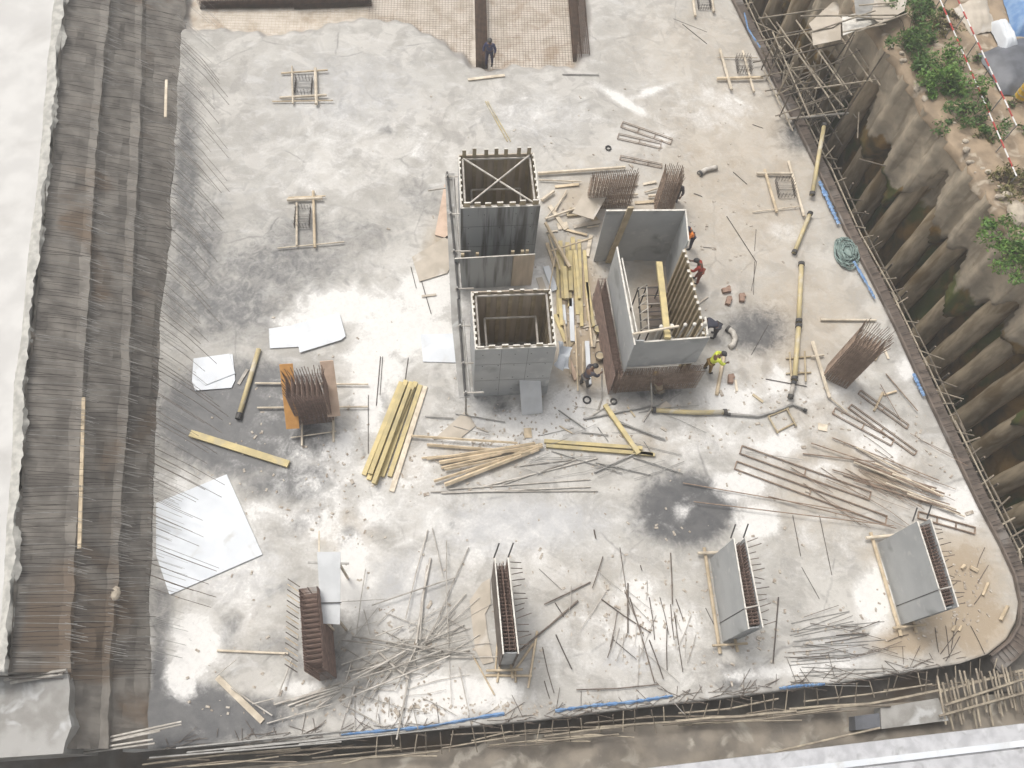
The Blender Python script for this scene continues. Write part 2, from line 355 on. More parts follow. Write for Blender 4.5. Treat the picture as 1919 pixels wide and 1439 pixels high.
    base = mix(step(mth('ADD', wtsum, mth('MULTIPLY', nw, .4)), .5, .85, 0, .6), base, (.06,.062,.066))
    wsum = mth('ADD', A[1], mth('MULTIPLY', nw, 1.0))
    base = mix(step(wsum, .12, .66, 0, .68), base, (.71,.695,.665))
    base = mix(mth('MULTIPLY', step(wsum, .46, .62, 0, .62), step(noise(5, 9, .6), .36, .56, .45, 1.0)), base, (.76,.745,.71))
    base = mix(step(n5, .60, .75, 0, .35), base, (.22,.20,.18))              # grit
    base = mix(step(noise(3.7, 10, .3), .64, .74, 0, .5), base, (.26,.25,.24))
    rec = mix(step(noise(1.1, 6), .4, .65), (.66,.60,.52), (.50,.44,.36))
    rec = mix(step(noise(.8, 9, .5), .5, .66, 0, .55), rec, (.36,.255,.165))
    base = mix(F[1], base, rec)
    base = mix(mth('MULTIPLY', F[2], .75), base, (.29,.27,.25))               # raw slumped edge of the pour
    L.new(base, b.inputs['Base Color'])
    rg = mix(wet, (.8,.8,.8), (.42,.42,.42)); L.new(rg, b.inputs['Roughness'])
    b.inputs['Specular IOR Level'].default_value = .35
    bp = N.new('ShaderNodeBump'); bp.inputs['Strength'].default_value = .35; bp.inputs['Distance'].default_value = .03
    L.new(mth('ADD', mth('MULTIPLY', n3, .6), n2), bp.inputs['Height']); L.new(bp.outputs[0], b.inputs['Normal'])
    return m
me.materials.append(slab_mat())
slab = bpy.data.objects.new('concrete_slab', me); COL.objects.link(slab); tag(slab, kind='structure')

# ------------------------------------------------------------------ ground, trench, street level
g = MB().box((0,40,-7.0), (300,300,.6)).build('ground', SOIL); tag(g, kind='structure')
# line of the retaining wall (street level 5 m over the slab)
PA, PB = Vector((20.7,32.7,0)), Vector((24.2,21.9,0)); wdir = (PB-PA).normalized(); wnor = Vector((-wdir.y, wdir.x, 0))
if wnor.x < 0: wnor = -wnor                                                # away from the pit
def wl(t, off=0.0, z=0.0):
    p = PA + wdir*t + wnor*off; return Vector((p.x, p.y, z))
def terr(name, poly, z, material, seg=40, amp=.12):
    b = bmesh.new(); vs = [b.verts.new((p[0], p[1], z)) for p in poly]; b.faces.new(vs)
    bmesh.ops.triangulate(b, faces=b.faces)
    me = bpy.data.meshes.new(name); b.to_mesh(me); b.free(); me.materials.append(material)
    o = bpy.data.objects.new(name, me); COL.objects.link(o); return o
def sheet(name, fn, nu, nv, material, kind='structure'):
    m = MB(); vs = [fn(i/(nu-1), j/(nv-1)) for j in range(nv) for i in range(nu)]
    m.add(vs, [(j*nu+i, j*nu+i+1, (j+1)*nu+i+1, (j+1)*nu+i) for j in range(nv-1) for i in range(nu-1)])
    o = m.build(name, material, smooth=True)
    if kind: tag(o, kind=kind)
    return o
hsh = lambda a, b: math.sin(a*1.7+b*.9)*.5+math.sin(a*.61-b*2.3+1.1)*.3+math.sin(a*4.1+b*3.7)*.2
def street(u_, v_):
    p = wl(-30+85*u_, -.25+.16*hsh(u_*150, 1)+(v_**1.9)*60); p.z = 4.75+.10*hsh(p.x*1.5, p.y*1.5)-(.55 if v_ == 0 else .12 if v_ < .04 else 0); return p
sheet('street_ground', street, 170, 60, EARTH)

# retaining wall of bored piles with sprayed concrete between them
def pile_mat():
    m = bpy.data.materials.new('pile_wall_stained'); m.use_nodes = True; t = m.node_tree; N = t.nodes; L = t.links
    b = N['Principled BSDF']; b.inputs['Roughness'].default_value = .85
    tc = N.new('ShaderNodeNewGeometry'); src = tc.outputs['Position']
    sx = N.new('ShaderNodeSeparateXYZ'); L.new(src, sx.inputs[0])
    def noise(sc, st=(1,1,1), d=8, dist=.4):
        mp = N.new('ShaderNodeMapping'); mp.inputs['Scale'].default_value = st; L.new(src, mp.inputs[0])
        n = N.new('ShaderNodeTexNoise'); n.inputs['Scale'].default_value = sc; n.inputs['Detail'].default_value = d; n.inputs['Distortion'].default_value = dist; L.new(mp.outputs[0], n.inputs[0]); return n.outputs['Fac']
    def step(x, a, bb, o1=1.0):
        r = N.new('ShaderNodeMapRange'); r.interpolation_type = 'SMOOTHSTEP'; r.inputs[1].default_value = a; r.inputs[2].default_value = bb; r.inputs[4].default_value = o1; L.new(x, r.inputs[0]); return r.outputs[0]
    def mix(f, a, bb):
        x = N.new('ShaderNodeMix'); x.data_type = 'RGBA'; L.new(f, x.inputs[0])
        for k, v in ((6, a), (7, bb)):
            if isinstance(v, tuple): x.inputs[k].default_value = v+(1,)
            else: L.new(v, x.inputs[k])
        return x.outputs[2]
    def mth(op, a, bb):
        x = N.new('ShaderNodeMath'); x.operation = op
        for k, v in ((0, a), (1, bb)):
            if isinstance(v, (int, float)): x.inputs[k].default_value = v
            else: L.new(v, x.inputs[k])
        return x.outputs[0]
    soil = mix(step(noise(.7), .4, .62), (.25,.15,.042), (.10,.072,.026))
    soil = mix(step(noise(.5, (1,1,.6)), .47, .60, .9), soil, (.075,.10,.014))      # moss
    soil = mix(step(noise(.9, (1,1,.3)), .55, .7, .6), soil, (.30,.195,.07))
    conc = mix(step(noise(1.3), .35, .65), (.46,.385,.285), (.33,.28,.21))
    conc = mix(step(noise(1.1, (2,2,.25)), .5, .66, .75), conc, (.22,.18,.125))
    # ragged lower line of the sprayed concrete
    hgt = mth('ADD', sx.outputs[2], mth('MULTIPLY', mth('SUBTRACT', noise(.5, (1,1,.5)), .5), 6.0))
    f = step(hgt, .4, .8)
    L.new(mix(f, soil, conc), b.inputs['Base Color'])
    bp = N.new('ShaderNodeBump'); bp.inputs['Strength'].default_value = .6; bp.inputs['Distance'].default_value = .08; L.new(noise(3.5), bp.inputs['Height']); L.new(bp.outputs[0], b.inputs['Normal'])
    return m
PILE = pile_mat()
PILEC = mat('bare_pile_concrete', (.48,.39,.27), (.30,.235,.155), scale=1.6, stretch=(2,2,.5), c3=(.19,.135,.07), s3=.6, t3=(.5,.68), bump=.4, bscale=7)
pw = thing('retaining_wall', wl(0,0,-6.6), 'tall stained wall of bored concrete piles between the dark trench and the street', 'retaining wall')
PT = []; t = -29.0
while t < 51: PT.append(t); t += 1.55+.6*random.random()
def infill(u_, v_):
    t = -30+82*u_; z = -6.7+11.3*v_
    edge = .3+1.3*math.sin(t*1.9)+1.2*math.sin(t*.83+1)+.5*math.sin(t*5.3)
    f = max(0, min(1, (z-edge)/.3)); g_ = max(math.exp(-((t-p_)/.42)**2) for p_ in PT)
    cover = -.04-.35*g_+.05*hsh(t*1.1, z*.4)+.03*hsh(t*6, z*3)
    o = .52+.12*hsh(t*2.1, z*1.3)+.08*hsh(t*.7, z*.5); return wl(t, o*(1-f)+cover*f, z)
m = MB(); nu_, nv_ = 560, 60
m.add([infill(i/(nu_-1), j/(nv_-1)) for j in range(nv_) for i in range(nu_)], [(j*nu_+i, j*nu_+i+1, (j+1)*nu_+i+1, (j+1)*nu_+i) for j in range(nv_-1) for i in range(nu_-1)])
m.build('infill_face', PILE, pw, smooth=True)
for t in PT:
    r0 = .50+.08*random.random()
    m = MB(); pts = []; rr = []
    zt = 4.2+.7*random.random()
    for j in range(13):
        z = -6.7+(zt+6.7)*j/12
        pts.append(wl(t+.012*math.sin(j*1.3+t), .32+.02*math.sin(j*2.1+t*3), z)); rr.append(r0*(1+.035*math.sin(j*1.9+t*5)))
    m.tube(pts, rr, 14); m.build('pile', PILEC, pw, smooth=True)
m = MB()
for i in range(150):
    tt = -28+80*random.random(); s_ = random.uniform(.05,.14)+.2*random.random()**4
    m.ball(wl(tt, random.uniform(-.15,.5), 4.75+random.uniform(-.1,.15)), s_, 6, 4, (random.uniform(.8,1.6),random.uniform(.7,1.2),.6))
m.build('capping_rubble', ROCK, pw)

# ------------------------------------------------------------------ left: high pour with stepped rusty side
E0 = [(125,-160),(122,0),(108,130),(98,260),(84,380),(72,480),(66,560),(58,640),(46,720),(44,830),(38,900),(32,980),(28,1080),(20,1180),(14,1262)]
E1 = [(222,-160),(205,0),(192,150),(182,260),(172,440),(164,560),(156,740),(148,900),(141,1040),(134,1160),(132,1262)]
E2 = [(285,-160),(268,0),(264,200),(258,330),(252,440),(246,560),(241,760),(230,900),(222,1040),(212,1180),(204,1262)]
E3 = [(352,-160),(343,60),(330,250),(322,450),(303,600),(293,860),(288,1000),(285,1170),(283,1262)]
tail = lambda E, x: E+[(x,1330),(x-2,1450)]
E0, E1, E2, E3 = E0[:], tail(E1,126), tail(E2,204), tail(E3,280)
E0 = E0+[(8,1330),(5,1450)]
Z0, Z1, Z2 = 4.0, 2.7, 1.35
NR = 240
def yres(E):
    ys = np.linspace(-160,1403,NR); p = np.array(E, float); return np.stack([np.interp(ys, p[:,1], p[:,0]), ys],1)
R0, R1, R2, R3 = yres(E0), yres(E1), yres(E2), yres(E3)
rows = []
jit = lambda a: a*(rnd.rand(NR)-.5)
sm = lambda a: np.convolve(np.r_[a[:3],a,a[-3:]], np.ones(7)/7, 'valid')
def row(Ra, Rb, f, z, j=0.0):
    x = Ra[:,0]*(1-f)+Rb[:,0]*f+sm(jit(j*3)); return [W(x[i], Ra[i,1], z if Ra[i,1] < 1264 else min(z, 2.6)) for i in range(NR)]
prof = [(R0,R1,0,Z0,6),(R0,R1,.06,Z0-.25,4),(R0,R1,.30,Z0-.55,7),(R0,R1,.55,Z0-.85,7),(R0,R1,.82,Z1+.12,5),(R0,R1,1,Z1,4),(R1,R2,.06,Z1-.3,4),(R1,R2,.30,Z1-.6,7),(R1,R2,.55,Z1-.9,7),(R1,R2,.8,Z2+.12,5),(R1,R2,1,Z2,4),(R2,R3,.08,Z2-.3,4),(R2,R3,.35,Z2-.65,7),(R2,R3,.65,.35,7),(R2,R3,.9,.08,4),(R2,R3,1.04,-.1,9)]
rowsv = [row(*p) for p in prof]
bank = thing('stepped_bank', W(250,700,0), 'long dark stepped side of the high pour at the left bristling with rusty bars', 'concrete bank')
m = MB()
for a, b in zip(rowsv[:-1], rowsv[1:]):
    m.add(list(a)+list(b), [(i, i+1, NR+i+1, NR+i) for i in range(NR-1)])
m.build('bank_face', BANK, bank, smooth=False)
# thin bars laid across the steps
m = MB(); m2 = MB()
def bl(Ra, Rb, f, yy): return np.interp(yy, Ra[:,1], Ra[:,0])*(1-f)+np.interp(yy, Rb[:,1], Rb[:,0])*f
for Ra, Rb, za, zb, n_ in ((R0,R1,Z0-.3,Z1+.12,210),(R1,R2,Z1-.3,Z2+.12,210),(R2,R3,Z2-.3,.2,210)):
    for i in range(n_):
        y0 = -100+1380*(i+random.uniform(-.45,.45))/n_+0
        sl_ = 16 if y0 < 700 else (-2 if y0 > 900 else 6)
        a, b_ = random.uniform(-.12,.15), random.uniform(.75,1.25)
        yb_ = y0+sl_*.8*(b_-a)+random.uniform(-5,5)
        p = W(bl(Ra,Rb,max(a,0),y0), y0, za+.10); q = W(bl(Ra,Rb,min(b_,1.1),yb_), yb_, zb+.14+random.uniform(0,.18))
        (m if random.random() < .72 else m2).tube([p, (p+q)/2+Vector((0,0,.05)), q], random.uniform(.007,.014), 4, caps=False)
o = m.build('cross_bars', REBAR_D, bank); tag(o, kind='stuff')
o = m2.build('pale_cross_bars', STEEL, bank); tag(o, kind='stuff')
# long starter bars that lean in over the slab
sb = []
for i in range(66):
    yy = 60+1060*(i+random.uniform(-.9,.9))/66
    x0 = float(np.interp(yy, R3[:,1], R3[:,0]))
    k_ = np.interp(yy, [100,500,700,900,1150,1300], [1.05,.95,.6,.42,.22,.12])
    ln = random.uniform(60,105) if yy < 640 else random.uniform(70,130)
    p0 = W(x0-14, yy-10, .75); p1 = W(x0+ln*.5, yy+ln*.5*k_, .95); p2 = W(x0+ln, yy+ln*k_*1.08, .55+random.uniform(0,.3))
    MB().tube([p0, p1+Vector((0,0,random.uniform(-.15,.15))), p2], random.uniform(.008,.013), 4).build('starter_bar', REBAR, bank)
m = MB()
for Rr, zz, n_ in ((R3,.25,210),(R2,Z2+.1,150),(R1,Z1+.1,150)):
    for i in range(n_):
        yy = random.uniform(-40,1240); x0 = float(np.interp(yy, Rr[:,1], Rr[:,0])); k_ = np.interp(yy, [100,500,700,900,1150,1300], [.95,.85,.6,.42,.22,.12])*(1 if zz < 1 else .4)
        l = random.uniform(20,70) if zz < 1 else random.uniform(12,34)
        m.tube([W(x0-12,yy-6,zz+.25), W(x0+l,yy+l*k_,zz+random.uniform(.1,.4))], random.uniform(.005,.010), 4, caps=False)
o = m.build('bar_fringe', STEEL, bank); tag(o, kind='stuff')
# mortar lip + plateau top
m = MB()
def lip_row(off, z, j): 
    x = R0[:,0]+off+sm(jit(j*3))+jit(j*.3); return [W(x[i], min(R0[i,1],1266), z if R0[i,1] < 1264 else 2.6) for i in range(NR)]
lr = [lip_row(-20,Z0-.03,2), lip_row(-14,Z0+.05,3), lip_row(-4,Z0+.07,8), lip_row(3,Z0-.12,12), lip_row(2,Z0-.55,10)]
for a, b in zip(lr[:-1], lr[1:]): m.add(list(a)+list(b), [(i, i+1, NR+i+1, NR+i) for i in range(NR-1)])
m.build('mortar_lip', MORTAR, bank, smooth=True)
pt = sheet('upper_slab', lambda a, b: (lambda i: W(float(R0[i,0])-15-(1-a)*900, min(float(R0[i,1]),1266), Z0-.03+.02*hsh(i*.03, a*3)))(min(NR-1, int(round(b*(NR-1))))), 14, NR, CONC_L)
# lower left corner pad in front of the steps
pad = [(-300,1268),(14,1268),(60,1262),(126,1254),(131,1290),(128,1330),(134,1360),(122,1392),(118,1412),(-300,1440)]
m = MB().prism([W(x,y,2.75) for x,y in pad], -.3, 2.75); o = m.build('corner_slab', CONC); tag(o, kind='structure')

def poles(name, label, cat, group, lst, z, material, r=.03, n=6, jit_=0.0, zj=0.0):
    out = []
    for it in lst:
        x0, y0, x1, y1 = it[:4]; rr = it[4] if len(it) > 4 else r; zz = z+random.uniform(0, zj)
        p, q = W(x0, y0, zz+rr), W(x1, y1, zz+rr+random.uniform(0, zj))
        mid = (p+q)/2+Vector((random.uniform(-1,1), random.uniform(-1,1), 0))*jit_*(q-p).length
        mb = MB().tube([p, mid, q], rr, n, r2=rr*.9)
        o = mb.build(name, material, origin=(p.x, p.y, zz)); tag(o, label, cat, group if len(lst) > 1 else None); out.append(o)
    return out
def z1(l): return [(a/3, 959+b/3, c/3, 959+d/3)+tuple(r) for a, b, c, d, *r in l]
def z2(l): return [(640+a/3, 959+b/3, 640+c/3, 959+d/3)+tuple(r) for a, b, c, d, *r in l]
def z3(l): return [(1279+a/3, 959+b/3, 1279+c/3, 959+d/3)+tuple(r) for a, b, c, d, *r in l]
def z5(l): return [(640+a/3, 480+b/3, 640+c/3, 480+d/3)+tuple(r) for a, b, c, d, *r in l]
def z6(l): return [(1279+a/3, 480+b/3, 1279+c/3, 480+d/3)+tuple(r) for a, b, c, d, *r in l]

poles('steel_pipe', 'pale pipe lying across the foot of the high pour at the bottom left corner', 'pipe', 'pipes on the corner slab', [(8,1274,125,1255),(20,1279,118,1263)], 2.9, PALEBAR, .06)
poles('steel_pipe', 'long thin pale pole of the bundle resting low across the bottom left corner', 'pipe', 'bundled poles in the bottom left corner', z1([(370,1320,1020,1180),(380,1340,1020,1195),(400,1350,860,1280),(420,1362,870,1302),(410,1335,900,1232)]), 1.0, PALEBAR, .04, zj=.1)
b_ = MB().beam(W(157,745,2.85), W(149,1028,2.85), .13, .08).build('timber_batten', TIMB, origin=W(153,886,2.8)); tag(b_, 'long thin pale batten lying on the dark stepped bank', 'batten')
b_ = MB().beam(W(312,150,1.6), W(310,220,1.6), .12, .08).build('timber_batten', TIMBP, origin=W(311,185,1.5)); tag(b_, 'short pale batten standing by the corner of the dark bank below the far pit', 'batten')
m = MB(); m.ball(W(217,1112,1.75), .3, 7, 5, (.6,1,.5)); b_ = m.build('concrete_lump', ROCK, origin=W(217,1112,1.6)); tag(b_, 'pale lump of concrete lying on the dark stepped bank', 'rubble')

# ------------------------------------------------------------------ far recess: rebar mats and beam cages
def grid_mat(name, poly, z, sp, r, material, label, cat):
    P = np.array([W(x,y,z)[:2] for x,y in poly]); x0, y0 = P.min(0); x1, y1 = P.max(0)
    m = MB()
    def segs(axis, c):
        n = len(P); hit = []
        for i in range(n):
            a, b = P[i], P[(i+1) % n]
            if (a[axis] > c) != (b[axis] > c):
                t_ = (c-a[axis])/(b[axis]-a[axis]); hit.append(a[1-axis]+t_*(b[1-axis]-a[1-axis]))
        hit.sort(); return zip(hit[::2], hit[1::2])
    c = x0+sp/2
    while c < x1:
        for a, b in segs(0, c): m.tube([(c+random.uniform(-.02,.02), a, z), (c+random.uniform(-.02,.02), b, z)], r, 4, caps=False)
        c += sp
    c = y0+sp/2
    while c < y1:
        for a, b in segs(1, c): m.tube([(a, c+random.uniform(-.02,.02), z+2*r), (b, c+random.uniform(-.02,.02), z+2*r)], r, 4, caps=False)
        c += sp
    o = m.build(name, material, origin=(P.mean(0)[0], P.mean(0)[1], z)); return tag(o, label, cat)
grid_mat('rebar_mat', [(690,52),(760,50),(805,68),(850,100),(884,126),(889,-120),(700,-120),(690,15)], -.42, .17, .009, RUST, 'square rebar mat in the far pit beside the concrete slope', 'rebar mat')
grid_mat('rebar_mat', [(918,128),(960,124),(1000,126),(1078,122),(1060,-120),(905,-120)], -.42, .17, .010, RUST, 'square rebar mat in the far pit between the two dark beam cages', 'rebar mat')
grid_mat('rebar_mat', [(378,52),(440,55),(510,63),(570,56),(640,38),(690,30),(690,12),(550,21),(378,21)], -.42, .2, .007, TIMB, 'narrow pale rebar mat along the top edge of the pit', 'rebar mat')
RUST_B = mat('dark_rusty_rebar', (.15,.095,.065), (.09,.06,.042), rough=.85, scale=4, bump=0)
def beam_cage(a, b, w, h, z, label, material=RUST_B, dens=.09):
    a, b = W(*a, z), W(*b, z); d = (b-a); L_ = d.length; d /= L_; s_ = d.cross(Vector((0,0,1))).normalized()
    t_ = thing('beam_cage', (a+b)/2, label, 'rebar cage', None)
    m = MB()
    for k in range(9):
        off = s_*(w*(k/8-.5))
        for zz in (h, h*.55, .05): m.tube([a+off+Vector((0,0,zz)), b+off+Vector((0,0,zz))], .016, 4, caps=False)
    m.build('long_bars', material, t_)
    m = MB(); n_ = int(L_/dens)
    for i in range(n_+1):
        p = a+d*(L_*i/max(n_,1)); q0, q1 = p-s_*w/2, p+s_*w/2
        U_ = Vector((0,0,h+.02)); m.tube([q0, q0+U_, q1+U_, q1, q0], .012, 4, caps=False)
        m.tube([p, p+U_], .012, 4, caps=False)
    m.build('stirrups', material, t_); 
    MB().beam(a+Vector((0,0,.02)), b+Vector((0,0,.02)), w*.98, .03).build('blinding_strip', SOIL, t_)
    return t_
beam_cage((903,128),(897,-110), .62, .55, -.5, 'dark beam cage splitting the far pit with a worker beside it')
beam_cage((1088,116),(1070,-110), .85, .6, -.5, 'dark beam cage along the outer side of the far pit')
beam_cage((376,10),(552,8), .55, .55, -.5, 'dark beam cage along the top edge beside the dark bank')
t_ = beam_cage((552,9),(696,3), .7, .75, -.5, 'boxed brown beam cage with a plank on it at the top edge')

# slab edge form (brown upstand) along the right side
EP = pl([p for p in RIGHT[1:]]+[(1905,1168),(1887,1199),(1852,1227)], 150)
ew = [W(*p) for p in EP]
def off_line(line, d, z):
    out = []
    for i, p in enumerate(line):
        q = (line[min(i+1, len(line)-1)]-line[max(i-1,0)]); q.z = 0; q.normalize(); nrm = Vector((-q.y, q.x, 0))
        out.append(Vector((p.x, p.y, 0))+nrm*d+Vector((0,0,z)))
    return out
sgn = 1 if off_line(ew, 1, 0)[40].x > ew[40].x else -1
ef = thing('edge_form', ew[70], 'brown plywood edge form running down the right side of the slab', 'formwork')
lines = [off_line(ew, sgn*.0, .02), off_line(ew, sgn*.02, .16), off_line(ew, sgn*.10, .17), off_line(ew, sgn*.14, -.12), off_line(ew, sgn*.80, -.2), off_line(ew, sgn*.84, -1.3)]
m = MB(); k = len(ew)
for a, b in zip(lines[:-1], lines[1:]): m.add(a+b, [(i, i+1, k+i+1, k+i) for i in range(k-1)])
m.build('edge_board', EDGEB, ef)
m = MB(); m2 = MB()
for i in range(0, k-1):
    for _ in range(3):
        f = random.random(); p = lines[3][i].lerp(lines[3][i+1], f)
        q = off_line(ew, sgn*random.uniform(.5,.85), -.1)[i].lerp(off_line(ew, sgn*.8, -.1)[i+1], f) if _ == 0 else None
        if q is not None: m.tube([p+Vector((0,0,.03)), q+Vector((0,0,random.uniform(-.02,.14)))], .014, 4, caps=False)
o = m.build('stirrup_ends', REBAR_D, ef); tag(o, kind='stuff')

# bamboo edge scaffold along that side
bs = thing('edge_scaffold', off_line(ew, sgn*1.3, -1)[70], 'ladder like bamboo scaffold hanging over the dark trench along the slab edge', 'scaffold')
for d, z in ((1.05,-.35),(1.75,-.9)):
    ln = off_line(ew, sgn*d, z)
    for i0 in range(0, 140, 14):
        MB().tube([ln[i0]+Vector((random.uniform(-.06,.06),0,random.uniform(-.08,.08))), ln[min(i0+16, k-1)]+Vector((random.uniform(-.06,.06),0,random.uniform(-.08,.08)))], .045, 6, r2=.035).build('ledger_pole', BAMB if d < 1.5 else BAMBD, bs)
lnA = off_line(ew, sgn*.70, -.28); lnB = off_line(ew, sgn*2.0, -.9)
for i in range(4, 140, 3):
    j = i+random.randint(-2,2); L_ = random.choice([.55,.8,1.0,1.25])
    a = lnA[max(0,i)]; b = lnA[i].lerp(lnB[min(max(j,0),k-1)], L_)
    mm = MB().tube([a, b+Vector((0,0,random.uniform(.0,.3)))], random.uniform(.03,.045), 6); mm.build('cross_pole', BAMB if random.random() < .5 else BAMBD, bs)
    if i % 2 == 0: MB().tube([lnB[i]+Vector((0,0,random.uniform(0,.4))), Vector((lnB[i].x, lnB[i].y, -6.7))], .05, 6).build('standard_post', BAMBD, bs)

# scaffold tower with sheeted deck in the far right corner of the trench
st = thing('scaffold_tower', W(1570,170,-6.7), 'tangled scaffold tower with a pale sheeted deck rising from the trench', 'scaffold')
c0 = W(1575,70,3.4)
ax, ay = (wdir*-1), wnor
gx = [-2.4,-1.2,0.0,1.2,2.2]; gy = [-2.6,-1.3,0.0,.9]
base = Vector((c0.x, c0.y, 0))
def sp(i, j, z, jx=.0): return base+ax*gx[i]+ay*gy[j]+Vector((random.uniform(-jx,jx), random.uniform(-jx,jx), z))
for i in range(5):
    for j in range(4):
        MB().tube([sp(i,j,-6.7,.3), sp(i,j,(5.1 if i < 3 and j > 1 else 2.6)+random.uniform(-.8,.6),.45)], .05, 6, r2=.04).build('standard_post', BAMB if random.random() < .4 else BAMBD, st)
for z in (-5,-3.2,-1.4,.3,1.9,3.1):
    for j in range(4):
        MB().tube([sp(0,j,z,.55)+ax*-.5, sp(4,j,z,.55)+ax*random.uniform(-1,.5)], .04, 6).build('ledger_pole', BAMB if z > 0 else BAMBD, st)
    for i in range(5):
        MB().tube([sp(i,0,z,.55)-ay*random.uniform(0,.8), sp(i,3,z,.55)+ay*.3], .04, 6).build('cross_pole', BAMB if random.random() < .5 else BAMBD, st)
for _ in range(16):
    i, j = random.randint(0,4), random.randint(0,3)
    MB().tube([sp(i,j,random.uniform(-5,-1),.3), sp(random.randint(0,4), random.randint(0,3), random.uniform(0,3),.3)], .04, 6).build('brace_pole', BAMB if random.random() < .5 else BAMBD, st)
def flat_sheet(poly, z, th): return MB().prism([W(x,y,z) for x,y in poly], z-th, z)
flat_sheet([(1516,44),(1560,4),(1598,-6),(1604,22),(1562,50),(1524,58)], 3.5, .03).build('deck_sheet', BUFF, st)
flat_sheet([(1521,56),(1575,32),(1576,74),(1524,85)], 3.42, .03).build('deck_sheet', BUFF, st)
flat_sheet([(1640,-5),(1700,-5),(1695,20),(1650,45),(1632,30)], 5.5, .03).build('deck_sheet', BUFF, st)
flat_sheet([(1578,30),(1640,18),(1648,40),(1580,66)], 5.2, .03).build('deck_sheet', PALEEDGE, st)
flat_sheet([(1600,-10),(1690,-10),(1683,28),(1605,36)], 5.3, .03).build('deck_sheet', CONC, st)
for a in [(1515,62,1640,20),(1500,30,1680,28),(1580,60,1660,45),(1610,10,1680,4),(1590,30,1655,36),(1605,60,1700,25)]:
    MB().tube([W(a[0],a[1],5.6), W(a[2],a[3],5.65)], .04, 6).build('handrail', BAMB, st)
m = MB()
for i in range(60):
    x, y = random.uniform(1450,1670), random.uniform(20,320)
    if x < 1400+.48*y: continue
    z = random.uniform(-4,1); p = W(x,y,z); an = random.uniform(0,3.1); q = p+Vector((math.cos(an), math.sin(an), random.uniform(-.8,.8)))*random.uniform(.7,1.7)
    MB().tube([p, q], .035, 6).build('brace_pole', BAMB if random.random() < .4 else BAMBD, st)
b_ = MB().tube([W(1473,223,.25), W(1590,212,.3)], .07, 8).build('steel_pipe', PALEBAR, origin=W(1530,218,.2)); tag(b_, 'pale pole sticking out from the slab edge into the scaffold tower', 'pole')

